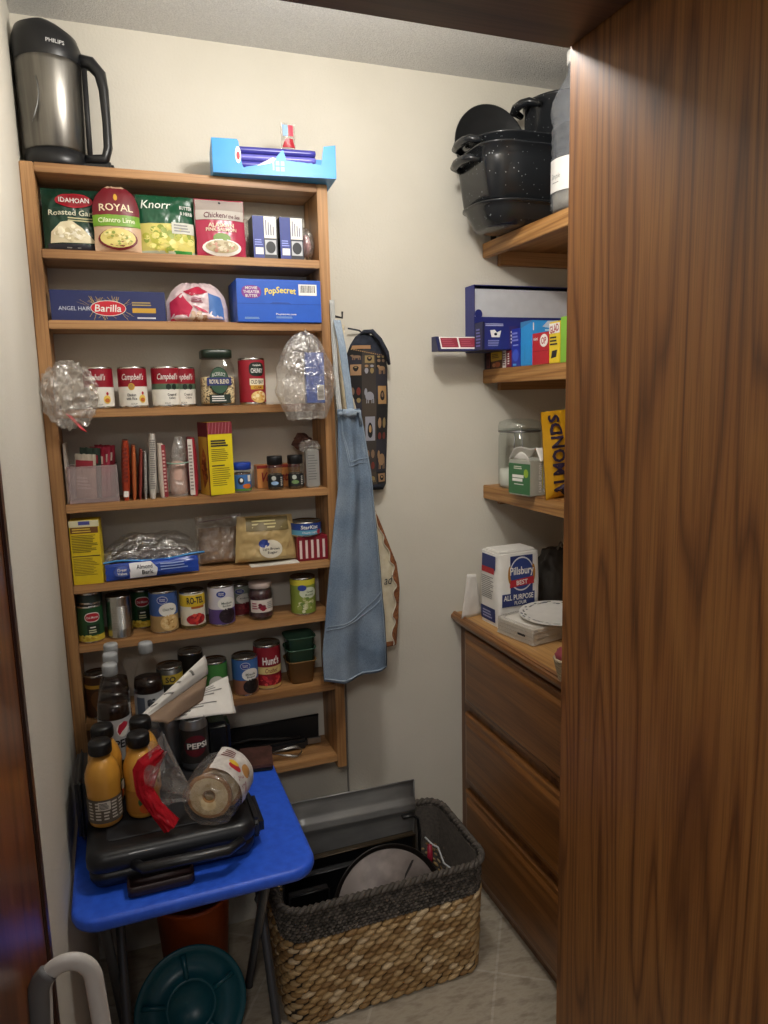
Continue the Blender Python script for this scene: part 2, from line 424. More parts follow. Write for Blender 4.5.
# ================================================================== the tall shelf unit on the back wall
XL, XLI, XRI, XRO, FY = -.149, -.120, .526, .553, 1.86
ZT = 2.077
ZS = [1.893, 1.737, 1.533, 1.309, 1.111, .962, .760, .545]
T = thing('pantry_shelf_unit', 'tall open oak shelf unit full of groceries against the back wall', 'shelf unit', ((XL+XRO)/2, 1.93, 0))
ox, oy = (XL+XRO)/2, 1.93
for a, b in ((XL, XLI), (XRI, XRO)):
    mb = MB(); mb.box(a-ox, b-ox, FY-oy, YB-.001-oy, .505, ZT, POST, .002); mb.build('side_panel', T)
for z in [ZT]+ZS:
    mb = MB(); mb.box(XLI-ox+.0005, XRI-ox-.0005, FY-oy+.001, YB-.001-oy, z-.020, z, SHELF, .0015); mb.build('shelf', T)

# ================================================================== right hand wall: three shelves
XS = 1.066
for z, nm in ((1.985, 'topmost oak shelf on the right wall carrying the black pots'), (1.619, 'middle oak shelf on the right wall holding the blue and red cartons'), (1.267, 'lowest oak shelf on the right wall with the almond bag and glass jar')):
    t = thing('wall_shelf', nm, 'shelf', (XS, 1.5, z))
    mb = MB(); mb.box(.02, XRW-XS-.001, -.515, .499, -.02, 0, RSHELF, .001); mb.build('board', t)
    mb = MB(); mb.box(0, .0195, -.515, .499, -.041, .0005, RSHELF, .002); mb.build('edge_strip', t)
    mb = MB(); mb.box(.05, XRW-XS-.001, .479, .499, -.062, -.0205, SHELF, .001); mb.build('wall_cleat', t)

# ================================================================== drawer cabinet, neighbour cabinet and worktop
DX = .966; DT = .871
def drawer_front(parent, y0, y1, z0, z1):
    mb = MB(); c = .012
    def ring(x, i): return [(x, y0+i, z0+i), (x, y1-i, z0+i), (x, y1-i, z1-i), (x, y0+i, z1-i)]
    R_ = [ring(DX+.019, 0), ring(DX+.010, 0), ring(DX+.005, .005), ring(DX+.004, .017), ring(DX-.003, .026), ring(DX-.0045, .031)]
    vs = [p for r in R_ for p in r]; fs = [(3, 2, 1, 0)]
    for k in range(len(R_)-1):
        for i in range(4): fs.append((k*4+i, k*4+(i+1) % 4, k*4+4+(i+1) % 4, k*4+4+i))
    n = len(vs); fs.append((n-4, n-3, n-2, n-1))
    mb.add([(p[0]-DX, p[1]-1.65, p[2]) for p in vs], fs, DRAWER, False)
    return mb.build('drawer_front', parent)
def cabinet(y0, y1, name, label, drawers):
    t = thing(name, label, 'cabinet', (DX, 1.65, 0))
    mb = MB(); mb.box(.0195, XRW-DX-.001, y0-1.65, y1-1.65, .0, DT-.031, CARC, .002); mb.build('carcass', t)
    for z0, z1 in drawers: drawer_front(t, y0+.012, y1-.050, z0, z1)
cabinet(1.302, 1.999, 'drawer_cabinet', 'oak base cabinet with three wide drawers along the right wall', ((.585, .822), (.322, .557), (.035, .295)))
cabinet(YJ+.002, 1.298, 'drawer_cabinet', 'next oak base cabinet half hidden behind the doorway panel', ((.585, .822), (.322, .557), (.035, .295)))
wx = DX-.015
t = thing('worktop', 'light oak worktop with moulded front edge on the drawer cabinets', 'worktop', (wx, 1.5, DT))
mb = MB(); mb.box(.016, XRW-wx-.001, YJ+.002-1.5, .499, -.030, 0, TOPW, .001); mb.build('board', t)
mb = MB()
prof = [(.0155, -.0305), (.010, -.030), (.006, -.022), (.001, -.018), (0, -.012), (.001, -.006), (.006, -.003), (.0065, .0005), (.012, .0035), (.0155, .0035)]
vs = [(p[0], yy, p[1]) for yy in (YJ+.002-1.5, .499) for p in prof]; n = len(prof)
mb.add(vs, [(i, (i+1) % n, n+(i+1) % n, n+i) for i in range(n)]+[tuple(range(n)), tuple(range(2*n-1, n-1, -1))], DRAWER, False); mb.build('edge_moulding', t)
# ================================================================== builders for groceries
def carton(name, label, w, d, h, cmat, loc, deco=None, rot=(0, 0, 0), cat='box', group=None, bev=.0012):
    mb = MB(); mb.box(-w/2, w/2, -d/2, d/2, 0, h, cmat, bev)
    # the glued flap line along the top
    mb.rect(lambda a, b, l: (a, b, h+l), -w/2+.002, w/2-.002, -d*.05, -d*.05+.0008, M('3a3128', .7), .0003, 1, 1)
    if deco: deco(mb, plane(-d/2), leftside(-w/2), w, d, h)
    return mb.build(name, None, loc, rot, label, cat, group)

def tin(label, r, h, loc, deco=None, base='d8d6d0', rot=0, group='tins on the tall shelf unit', lidless=False, cat='can'):
    t = thing('tin_can', label, cat, loc, (0, 0, rot), group)
    mb = MB()
    mb.lathe([(r*.9, .0015), (r*.96, 0), (r, .0012), (r, .004), (r*.985, .006), (r*.985, h-.006), (r, h-.004), (r, h-.0008), (r*.965, h), (r*.94, h-.0035), (r*.6, h-.0035), (r*.55, h-.0028), (0, h-.0028)], TIN, 32)
    mb.build('tin_body', t)
    if deco:
        mb = MB(); mb.lathe([(r*.975, .0065), (r*.996, .0065), (r*.996, h-.0065), (r*.975, h-.0065)], M(base, .4), 40)
        deco(mb, cyl(r*.996), r, h); mb.build('paper_label', t)
    else:
        mb = MB(); k = 14
        for i in range(k):
            z = h*(.22+.56*i/k); mb.lathe([(r*.985, z), (r*1.0, z+h*.01), (r*.985, z+h*.02)], TIN, 32)
        mb.build('ribs', t)
    return t
def band(mb, mp, r, z0, z1, m, l=.0003): mb.rect(mp, -PI*r*.98, PI*r*.98, z0, z1, m, l, 40, 1)

def pouch_surf(w, h, t, seed=0, crinkle=.0015, taper=0, top=None, low=.10):
    def S_(a, b, side=1, l=0):
        u = max(-1, min(1, a/(w/2))); v = max(0, min(1, b/h))
        hw = w/2*(1-taper*v)
        if top: hw *= top(v)
        env = min(1, (v/low)**.5 if v > 0 else 0)*min(1, ((1-v)/.32)**.75 if v < 1 else 0)
        th = t/2*max(0, 1-abs(u)**2.6)*env+.0008
        cr = crinkle*(noise.noise(Vector((u*3.1+seed, v*4.2, side)))+.6*noise.noise(Vector((u*8+seed, v*9, side*2))))
        e = 1-abs(u)**6
        return (u*hw+.002*noise.noise(Vector((v*5, seed, 1)))*abs(u), -side*(th+cr*e+l), v*h+.002*noise.noise(Vector((u*4, seed, 7)))*v)
    return S_
def pouch(name, label, w, h, t, m, loc, deco=None, rot=(0, 0, 0), seed=0, crinkle=.0018, taper=0, top=None, cat='bag', back=None, group=None, parent=None, low=.1):
    S_ = pouch_surf(w, h, t, seed, crinkle, taper, top, low); mb = MB()
    mb.patch(lambda u, v: S_((u*2-1)*w/2, v*h, 1), 40, 48, m)
    mb.patch(lambda u, v: S_((1-u*2)*w/2, v*h, -1), 30, 34, back or m)
    if deco: deco(mb, lambda a, b, l: S_(a, b, 1, l*1.6+.0012), w, h)
    return mb.build(name, parent, loc, rot, label, cat, group)

# colours
RED = M('a8162a', .4); MAROON = M('6d1220', .45); CREAM = M('e6dcc0', .5); NAVY = M('1d2a55', .45); GREEN = M('1e4a30', .45)
BLUE = M('1f55b5', .4); YEL = M('e5c62a', .4); GOLD = M('c79a35', .4); BROWN = M('7a4a25', .6); TAN = M('c9a878', .6)
LIME = M('6f9c2a', .45); DKG = M('14251d', .4); PINK = M('d27a90', .45); GREY = M('8b8b88', .5); ORANGE = M('cf6a25', .4)
PURP = M('4f3a7c', .45); LBLUE = M('8fb0d8', .45); INK = M('22222a', .6); SALM = M('b0304a', .45)
GW = M('2b3f8e', .45)
ROW = [z+.0004 for z in ZS]
YF = 1.872

# ------------------------------------------------------------------ on top of the unit
def soup_maker():
    x, y = -.074, 1.925
    t = thing('soup_maker', 'brushed steel soup maker jug with black lid and handle on top of the shelf unit', 'soup maker', (x, y, ZT+.0005), (0, 0, R(-8)))
    r = .071; G = 1.12
    mb = MB(); mb.lathe([(r*.90, .034), (r*.94, .038), (r*1.0, .213), (r*1.0, .223), (r*.98, .224)], STEEL, 48); 
    # moulded dimple strip on the jug
    mb.tube([(.018*math.sin(q*2.2)-.03, -r*.985-.0015, .08+.095*q) for q in [i/8 for i in range(9)]], [.001, .003, .0035, .003, .0025, .002, .002, .0025, .0015], TIND, 8, flat=.4)
    mb.build('steel_jug', t)
    mb = MB(); mb.lathe([(r*.90, 0), (r*.93, .003), (r*.93, .034), (0, .035)], BLK, 48); mb.build('base_ring', t)
    mb = MB()
    vs = []; n = 48; prof = [(1.0, .223), (1.02, .230), (1.03, .249), (1.0, .274), (.90, .293), (.6, .305), (0, .307)]
    for k, (q, z) in enumerate(prof):
        for i in range(n):
            a = 2*PI*i/n; zz = z-(.018*max(0, math.cos(a))*(k > 1))*q
            vs.append((q*r*math.cos(a)*1.01, q*r*math.sin(a), zz))
    fs = [(k*n+i, k*n+(i+1) % n, (k+1)*n+(i+1) % n, (k+1)*n+i) for k in range(len(prof)-1) for i in range(n)]
    mb.add(vs, fs, BLK); lid = mb.build('lid', t)
    mb = MB(); mb.text(cyl(r*1.065, .42), 'PHILIPS', 0, .248, .038, .008, M('c8c8c8', .4), .0012); mb.build('nameplate', lid)
    mb = MB()
    pts = [(.060, 0, .240), (.092, 0, .234), (.110, 0, .213), (.115, 0, .18), (.116, 0, .11), (.115, 0, .055), (.107, 0, .029), (.062, 0, .024)]
    mb.tube(pts, [.018, .019, .017, .014, .012, .013, .016, .017], BLK, 12, flat=.8)
    mb.box(.056, .125, -.014, .014, .0, .022, BLK, .006); mb.build('handle', t)
    mb = MB(); mb.tube([(r+.004, -.006, .03), (r+.006, -.006, .22)], .006, BLKM, 8); mb.build('handle_rail', t)
    return t
soup_maker()

# torn sky-blue carton with snack sleeves inside
cx0, cx1 = .272, .568
t = thing('torn_carton', 'torn open sky blue carton lying on top of the shelf unit', 'box', ((cx0+cx1)/2, 1.880, ZT+.0005), (0, 0, R(-5)))
SKY = M('2b92d8', .4); W_ = cx1-cx0; D_ = .115; H_ = .077
mb = MB()
mb.box(-W_/2, W_/2, -D_/2, D_/2, 0, .0015, SKY, .0003); mb.box(-W_/2, W_/2, D_/2-.0015, D_/2, .0016, H_, SKY, .0003)
mb.box(-W_/2, -W_/2+.0015, -D_/2, D_/2-.0016, .0016, H_, SKY, .0003); mb.box(W_/2-.0015, W_/2, -D_/2, D_/2-.0016, .0016, H_, SKY, .0003)
mb.build('carton_shell', t)
mb = MB(); tear = [(0, H_), (.062, H_), (.066, .036), (.07, .014), (.085, .018), (.10, .021), (.125, .027), (.145, .036), (.162, .056), (.17, .060), (.172, .036), (.20, .034), (.24, .032), (.262, .030), (.264, H_-.005), (W_, H_)]
def tz(x):
    for (a, b), (c, d) in zip(tear, tear[1:]):
        if a <= x <= c: return b+(d-b)*(x-a)/max(1e-6, c-a)
    return H_
def tf(u, v, yy): x = W_*u; return (x-W_/2, yy, .0016+(tz(x)+.0022*nz(x*160, 3)*(.07 < x < .26)-.0016)*v)
mb.patch(lambda u, v: tf(u, v, -D_/2), 90, 6, SKY, False); mb.patch(lambda u, v: tf(1-u, v, -D_/2+.0012), 90, 6, WHT, False)
F = plane(-D_/2)
mb.ell(F, -.088, .042, .007, .019, WHT); mb.ell(F, -.088, .040, .004, .009, M('c03040'), .0009)
mb.poly(F, [(-.045, .020), (-.02, .025), (-.006, .029), (.002, .038), (-.006, .041)], WHT, .0005)
for i, j in ((0, 0), (0, 1), (1, 0), (1, 1)): mb.rect(F, .0+i*.012, .009+i*.012, .010+j*.013, .020+j*.013, M('a9d3ee'), .0006, 1, 1)
mb.rect(F, -.007, -.004, .012, .034, WHT, .0006, 1, 1)
mb.build('torn_front', t)
for i in range(4):
    mb = MB(); x0 = -.105; 
    mb.lathe([(.003, -.105), (.0078, -.103), (.008, -.09), (.008, .09), (.0078, .103), (.003, .105)], M(['5a55b5', '4b49a8', '6a68c2', '403f9a'][i], .3), 16, Matrix.Rotation(PI/2, 4, 'Y'))
    mb.build('snack_sleeve', None, ((cx0+cx1)/2-.005, 1.846+.0005*i, ZT+.012+i*.0165), (0, 0, R(-5)), ['indigo snack sleeve at the bottom of the torn blue carton', 'indigo snack sleeve second from the bottom in the torn carton', 'indigo snack sleeve third up in the torn blue carton', 'indigo snack sleeve on top of the pile in the torn carton'][i], 'snack', 'snack sleeves in the torn carton')
pouch('candy_packet', 'clear packet with red print standing up out of the torn blue carton', .036, .062, .014, FILM2, (.455, 1.852, ZT+.070), lambda mb, mp, w, h: (mb.poly(mp, [(-.016, .004), (.016, .004), (.01, .024), (-.008, .024)], RED), mb.rect(mp, .0, .012, .03, .056, M('c8455a'), .0005), mb.rect(mp, -.014, -.002, .03, .056, LBLUE, .0005)), cat='packet', seed=3)

# ------------------------------------------------------------------ first row: pouches
def px_item(u0, u1, v, y=YF): return (PX(u0, v, y)+PX(u1, v, y))/2, PX(u1, v, y)-PX(u0, v, y)
def d_potato(mb, mp, w, h):
    mb.ell(mp, .002, h*.80, w*.30, h*.12, RED, .0006); mb.ell(mp, .002, h*.80, w*.27, h*.095, M('8c1422'), .0009)
    mb.text(mp, 'IDAHOAN', .002, h*.80, w*.48, h*.085, WHT, .0014, arc=-.001)
    mb.text(mp, 'Roasted Garlic', 0, h*.60, w*.80, h*.085, M('cfd0b8'), .001)
    mb.lines(mp, -w*.1, w*.42, h*.46, h*.54, 2, M('b9b58a'))
    mb.poly(mp, [(-w*.40, h*.13), (-w*.38, h*.30), (-w*.22, h*.45), (-w*.05, h*.48), (w*.12, h*.36), (w*.34, h*.14)], M('ddd3b2'), .0007)
    mb.dots(mp, -w*.08, h*.28, w*.22, h*.11, 26, .006, [M('efe7cc'), M('cbbf98'), M('f4eedb')], .0012, 2)
    mb.rect(mp, -w*.44, w*.44, h*.01, h*.12, INK, .0006); mb.lines(mp, -w*.15, w*.15, h*.045, h*.075, 1, GREY, .001)
x, wd = px_item(42, 97, 235); POT = pouch('potato_pouch', 'dark green mashed potato pouch at the left end of the top row', .136, .146, .030, M('17392c', .25), (XLI+.0735, YF+.036, ROW[0]), d_potato, (R(-6), 0, 0), 1, .003)
def d_rice(mb, mp, w, h):
    mb.rect(mp, -w*.5, w*.5, h*.55, h*.97, MAROON, .0005, 12, 8)
    mb.text(mp, 'ROYAL', 0, h*.66, w*.72, h*.11, M('e8d9b8'), .0011, .01); mb.ell(mp, 0, h*.82, .005, .008, GOLD, .0009)
    mb.rect(mp, -w*.5, w*.5, h*.38, h*.55, LIME, .0006, 12, 3); mb.text(mp, 'Cilantro Lime', 0, h*.47, w*.78, h*.075, M('e9efc9'), .0011)
    mb.ell(mp, 0, h*.19, w*.42, h*.16, MAROON, .0006); mb.ell(mp, 0, h*.205, w*.38, h*.145, M('d8c877'), .0009)
    mb.dots(mp, 0, h*.2, w*.32, h*.11, 26, .004, [M('e9dc98'), M('b8a850'), M('86923a')], .0013, 4)
pouch('rice_pouch', 'red and green rice pouch with rounded top between the green pouches', PX(141, 235, YF)-PX(94, 235, YF), .150, .030, M('c9a98c', .35), (PX(118, 235, YF), YF+.010, ROW[0]), d_rice, (R(-4), 0, 0), 5, .0012, 0, lambda v: 1 if v < .62 else math.sqrt(max(.05, 1-((v-.62)/.40)**2)))
def d_noodle(mb, mp, w, h):
    mb.rect(mp, -w*.48, w*.48, h*.05, h*.52, M('cfc46a'), .0004, 16, 8)
    mb.dots(mp, 0, h*.27, w*.42, h*.2, 70, .008, [M('e2da86'), M('b7b648'), M('d9cd6c'), M('8f9e3c')], .0008, 5)
    mb.text(mp, 'Knorr', -w*.16, h*.83, w*.50, h*.14, M('e8efe4'), .0011, .004, .2)
    mb.text(mp, 'BUTTER', w*.35, h*.80, w*.22, h*.06, WHT, .001); mb.text(mp, '& HERB', w*.35, h*.70, w*.22, h*.06, WHT, .001)
    mb.rect(mp, w*.08, w*.48, h*.36, h*.54, M('c9c9bd'), .0018, 4, 2); mb.lines(mp, w*.12, w*.44, h*.38, h*.52, 3, GREY, .0022)
    mb.rect(mp, -w*.48, w*.48, h*.005, h*.07, M('b9c0ad'), .0009); mb.rect(mp, w*.1, w*.42, h*.01, h*.08, M('2f8a3a'), .0013)
pouch('noodle_pouch', 'green and yellow buttered noodle pouch right of the red rice pouch', PX(197, 240, YF)-PX(139, 240, YF), .142, .03, M('1d5238', .28), (PX(168.5, 240, YF), YF+.030, ROW[0]), d_noodle, (R(-4), 0, 0), 9, .003)
def d_salmon(mb, mp, w, h):
    mb.rect(mp, -w*.49, w*.49, h*.80, h*.98, M('9a8f88'), .0005); mb.rect(mp, -w*.49, w*.49, h*.63, h*.80, M('b7b0a8'), .0006)
    mb.ell(mp, 0, h*.93, .003, .003, INK, .001, 8, 1)
    mb.text(mp, 'Chicken', -w*.12, h*.71, w*.42, h*.10, M('5a2030'), .0011, .012, .15); mb.text(mp, 'of the Sea', w*.24, h*.695, w*.34, h*.07, M('5a2030'), .0011, .01, .15)
    mb.text(mp, 'ALASKAN', 0, h*.535, w*.52, h*.07, CREAM, .0011); mb.text(mp, 'PINK SALMON', 0, h*.46, w*.62, h*.06, CREAM, .0011)
    mb.ell(mp, 0, h*.31, w*.18, h*.09, M('6a8a3a'), .0007)
    mb.ell(mp, 0, h*.15, w*.40, h*.145, WHT, .0009); mb.ell(mp, 0, h*.165, w*.34, h*.11, M('b9ab8a'), .0013)
    mb.dots(mp, 0, h*.165, w*.28, h*.085, 26, .005, [M('d8cbb0'), M('9a8a66'), M('c28a78')], .0016, 6)
pouch('salmon_pouch', 'pink and grey salmon pouch near the right end of the top row', PX(246, 240, YF)-PX(198, 240, YF)+.002, .137, .026, M('a92e4c', .3), (PX(222, 240, YF), YF+.012, ROW[0]), d_salmon, (R(-4), 0, 0), 12, .001)
mbx = MB(); mbx.blob((0, 0, .045), (.016, .02, .045), FILM2, .2, 2, 3); mbx.build('plastic_bag', None, (PX(252, 235, YF)-.002, YF+.075, ROW[0]+.012), None, 'crumpled hazy plastic bag behind the salmon pouch', 'bag')
def d_tea(n):
    def f(mb, F, Lf, w, h_, h):
        mb.rect(F, -w*.5, -w*.06, h*.02, h*.98, M('2a3a86'), .0004, 3, 3)
        mb.rect(F, -w*.04, w*.46, h*.48, h*.98, WHT, .0005, 3, 3)
        for k in range(4): mb.rect(F, w*(.02+.1*k), w*(.06+.1*k), h*.55, h*(.9-.05*k), M('5a5f78'), .0008, 1, 1)
        mb.rect(F, -w*.02, w*.44, h*.10, h*.44, M('b9bcc2'), .0006, 2, 2); mb.ell(F, w*.21, h*.27, w*.2, h*.14, M('1c2026'), .001)
        mb.rect(F, -w*.42, -w*.10, h*.10, h*.26, WHT, .0007, 1, 1); mb.lines(F, -w*.44, -w*.08, h*.3, h*.46, 3, M('8f9be0'), .0008)
    return f
for i, (u0, u1, lab) in enumerate(((253, 278, 'small black and blue carton with a round dark dot, left of its twin'), (280, 304, 'small black and blue carton with a round dark dot, beside the right post'))):
    carton('small_carton', lab, PX(u1, 240, YF)-PX(u0, 240, YF)-.002, .06, .103, M('191c2c', .4), (PX((u0+u1)/2, 240, YF), YF+.031, ROW[0]), d_tea(i), group='small dark cartons on the top row')
mb = MB(); mb.blob((0, 0, .036), (.018, .03, .034), FILM2, .3, 2.5, 8)
t = thing('snack_bag', 'small crumpled clear bag with pink scraps beside the right post, top row', 'bag', (PX(311, 245, YF)-.006, YF+.040, ROW[0]+.008)); mb.build('film', t)
mb = MB(); mb.blob((.003, 0, .034), (.010, .018, .022), M('b98a90', .5), .35, 3, 2, 3); mb.build('contents', t)

# ------------------------------------------------------------------ second row
def d_pasta(mb, F, Lf, w, d, h):
    mb.text(F, 'ANGEL HAIR', -w*.30, h*.40, w*.27, h*.13, M('c9cfe0'), .0008, .0)
    rn = random.Random(3)
    for k in range(26):
        a = R(rn.uniform(25, 155)); x0 = w*(-.02)+rn.uniform(-.03, .03); c = (math.cos(a), math.sin(a))
        for sgn in (1, -1):
            if sgn < 0 and k % 2: continue
            r0, r1 = .010, rn.uniform(.022, .032)
            p = [(x0+sgn*c[0]*r0*1.6, h*.42+sgn*c[1]*r0), (x0+sgn*c[0]*r1*1.5, max(h*.03, min(h*.95, h*.42+sgn*c[1]*r1)))]
            mb.poly(F, [(p[0][0]-.0004, p[0][1]), (p[0][0]+.0004, p[0][1]), (p[1][0]+.0004, p[1][1]), (p[1][0]-.0004, p[1][1])], M('d8b45a'), .0004)
    mb.ell(F, -w*.01, h*.42, w*.155, h*.26, WHT, .0009, 28); mb.ell(F, -w*.01, h*.42, w*.15, h*.24, M('c0152b'), .0012, 28)
    mb.text(F, 'Barilla', -w*.01, h*.42, w*.23, h*.24, WHT, .0016, .012, .12)
    mb.rect(F, w*.20, w*.41, h*.28, h*.44, GOLD, .0006, 2, 1); mb.lines(F, w*.2, w*.42, h*.50, h*.66, 2, M('b09a60'), .0007); mb.lines(F, w*.24, w*.46, h*.06, h*.16, 1, M('d0d0d8'), .0007)
carton('pasta_box', 'long navy angel hair pasta box lying at the left of the second row', PX(166, 305, YF)-PX(48, 305, YF)-.006, .058, .069, M('232c5e', .4), (PX(107, 305, YF)+.005, YF+.03, ROW[1]), d_pasta)
def d_sweet(mb, mp, w, h):
    mb.poly(mp, [(-w*.45, h*.05), (-w*.2, h*.05), (-w*.1, h*.35), (-w*.3, h*.7), (-w*.45, h*.5)], M('c02a50'), .0006)
    mb.poly(mp, [(-w*.28, h*.75), (w*.05, h*.90), (w*.18, h*.72), (-w*.12, h*.62)], M('b82848'), .0006)
    mb.poly(mp, [(w*.15, h*.08), (w*.42, h*.08), (w*.40, h*.62), (w*.18, h*.70)], M('4f78b8'), .0006)
    mb.poly(mp, [(-w*.1, h*.40), (w*.1, h*.30), (w*.15, h*.22), (-w*.02, h*.28)], M('c8506a'), .0007)
    mb.ell(mp, -w*.06, h*.55, w*.1, h*.05, M('d8b9c4'), .0009); mb.lines(mp, -w*.12, w*.1, h*.46, h*.58, 3, M('96405a'), .0011)
    mb.dots(mp, w*.0, h*.15, w*.14, h*.1, 16, .006, [M('d9c9b8'), M('b08a70'), M('c8a890')], .001, 3)
pouch('candy_bag', 'puffy pink and white sweets bag between the pasta box and popcorn box', .150, .100, .070, M('e2cdd2', .22), (PX(200, 310, YF), YF+.050, ROW[1]), d_sweet, (R(-3), 0, 0), 21, .006, 0, lambda v: 1 if v < .35 else max(.3, math.sqrt(max(.05, 1-((v-.35)/.72)**2))))
def d_pop(mb, F, Lf, w, d, h):
    mb.rect(F, -w*.5, w*.5, h*.425, h*.432, M('123a86'), .0004, 4, 1)
    mb.poly(F, [(-w*.12, h*.432), (-w*.08, h*.47), (w*.1, h*.47), (w*.14, h*.432)], M('17469c'), .0004)
    mb.ell(F, -w*.33, h*.70, w*.115, h*.15, M('7a2a86'), .0005, 20, 3, .8)
    for k, s_ in enumerate(('MOVIE', 'THEATER', 'BUTTER')): mb.text(F, s_, -w*.33, h*(.79-.09*k), w*(.14 if k != 1 else .19), h*.065, WHT, .0009)
    mb.text(F, 'PopSecret', w*.01, h*.735, w*.37, h*.20, M('efd95a'), .0009, .02, .05, R(2), .004)
    mb.barcode(F, w*.23, w*.45, h*.64, h*.90)
    mb.text(F, 'Popsecret.com', w*.07, h*.185, w*.24, h*.055, WHT, .0008); mb.lines(F, -w*.05, w*.2, h*.09, h*.14, 2, LBLUE, .0007); mb.lines(F, -w*.42, -w*.2, h*.07, h*.12, 2, LBLUE, .0007)
carton('popcorn_box', 'bright blue microwave popcorn box at the right of the second row', PX(322, 300, YF-.02)-PX(238, 300, YF-.02), .125, .104, M('1b56bd', .4), (PX(280, 300, YF-.02), YF-.018+.0635, ROW[1]), d_pop)

# ------------------------------------------------------------------ third row
def d_soup(kind):
    def f(mb, mp, r, h):
        band(mb, mp, r, h*.52, h*.955, M('8f1226', .4)); band(mb, mp, r, h*.06, h*.52, M('e4e1d8'), .0003)
        if kind > 1: band(mb, mp, r, h*.44, h*.58, M('4d6650'), .0005)
        a0 = (-.010, 0, .004, .0)[kind]
        mb.text(mp, "Campbell's", a0, h*.735, .052, h*.20, WHT, .0011, .008, .22)
        if kind < 2:
            mb.ell(mp, -.004+a0, h*.52, .0075, .0085, GOLD, .0010); mb.ell(mp, -.004+a0, h*.52, .005, .006, M('a98a48'), .0013)
            mb.text(mp, 'Chicken', -.005+a0, h*.32, .020, h*.07, INK, .001); mb.text(mp, 'with Rice', -.005+a0, h*.23, .024, h*.07, INK, .001)
            mb.ell(mp, .021+a0*.3, h*.22, .009, .010, M('e4c35a'), .001); mb.ell(mp, .021+a0*.3, h*.20, .006, .005, M('b8662a'), .0013); mb.ell(mp, .022+a0*.3, h*.36, .003, .004, RED, .001)
        else:
            for q in (0, .014): mb.ell(mp, .004+q, h*.50, .006, .007, DKG, .0011)
            mb.text(mp, 'Cream of', .012, h*.31, .022, h*.07, INK, .001); mb.text(mp, 'Celery', .012, h*.22, .016, h*.07, INK, .001)
        mb.text(mp, 'SOUP', 0, h*.10, .014, h*.04, GREY, .001)
    return f
hs = .098
for u0, u1, k, dy, lab in ((83, 115, 0, 0, 'red and white chicken soup tin nearest the left post, third row'), (117, 149, 1, 0, 'red and white chicken soup tin, middle of the soup tins'), (150, 182, 2, 0, 'red, green and white creamed soup tin in front of its twin'), (165, 194, 3, .052, 'red, green and white creamed soup tin tucked behind another, beside the jar')):
    r = .0335; xx = PX((u0+u1)/2, 390, YF+.03+dy)
    tin(lab, r, hs, (xx+(.006 if k == 3 else 0), YF+.030+dy*.62+(.008 if k == 3 else 0), ROW[2]), d_soup(k), 'e4e1d8', 0, 'soup tins on the third row')
# square glass-clear rice jar
t = thing('rice_jar', 'square clear jar of wild rice with dark green lid, third row', 'jar', (PX(217, 380, YF+.04), YF+.045, ROW[2]))
jr = .0445
mb = MB(); mb.lathe([(jr*.8, 0), (jr*.92, .003), (jr*.95, .01), (jr*.95, .088), (jr*.88, .103), (jr*.76, .112), (jr*.76, .12)], PET, 40, sq=6); mb.build('jar_wall', t)
mb = MB(); mb.lathe([(jr*.74, .0035), (jr*.88, .006), (jr*.90, .012), (jr*.90, .07), (jr*.80, .072), (0, .068)], noisy('wild_rice', '3a2c1c', 'cdb98e', 230, .7, .6, 230, lo=.42, hi=.5), 40, sq=6); mb.build('rice', t)
mb = MB(); mb.lathe([(jr*.80, .118), (jr*.86, .119), (jr*.87, .136), (jr*.82, .139), (0, .1385)], M('1c2a20', .35), 40, sq=5); mb.build('lid', t)
jp = lambda a, b, l: (a, -jr*.95-l-.0015+abs(a/jr)**6*.006, b)
mb = MB(); mb.ell(jp, 0, .062, .024, .034, DKG, .0004, 28); mb.ell(jp, 0, .062, .0225, .032, M('34543e'), .0007, 28); mb.rect(jp, -.030, .030, .050, .070, M('232c66'), .0010); mb.text(jp, 'ROYAL BLEND', 0, .060, .048, .011, CREAM, .0016, .012)
mb.text(jp, "RICESELECT", 0, .079, .032, .008, WHT, .0012, 0, 0, 0, .004); mb.rect(jp, -.026, .026, .006, .028, M('1a2a22'), .0005); mb.lines(jp, -.02, .02, .01, .026, 3, WHT, .001)
mb.build('label', t)
def d_chowder(mb, mp, r, h):
    band(mb, mp, r, h*.06, h*.955, M('98182a'))
    mb.ell(mp, .008, h*.76, .021, h*.15, DKG, .0006, 24, 3, .7); mb.text(mp, 'CHUNKY', .008, h*.73, .032, h*.10, WHT, .0012, .015); mb.text(mp, "Campbell's", .008, h*.84, .022, h*.05, WHT, .0012)
    mb.rect(mp, -.012, .028, h*.42, h*.56, CREAM, .0007); mb.text(mp, 'OLD BAY', .008, h*.49, .034, h*.085, INK, .0012, .015)
    mb.rect(mp, -.010, .026, h*.33, h*.42, GOLD, .0007); mb.text(mp, 'CLAM', .008, h*.37, .02, h*.05, MAROON, .0011)
    mb.ell(mp, .012, h*.17, .022, h*.13, M('d9b46a'), .0007); mb.dots(mp, .012, h*.17, .018, h*.1, 20, .005, [M('efdcae'), M('cf9a4a'), M('e8c987')], .001, 8)
tin('tall red clam chowder tin beside the clear rice jar, third row', .034, .118, (PX(253, 390, YF+.035), YF+.042, ROW[2]), d_chowder, '98182a', 0, 'soup tins on the third row')

def bag_sheet(name, outline_c, rad, y, seed, parent, m=FILM, nrm=.02, loc=None, kw={}):
    mb = MB(); mb.blob((0, 0, 0), (rad[0], nrm, rad[1]), m, .22, 2.3, seed, 5, False, .85); return mb.build(name, parent, loc, **kw)
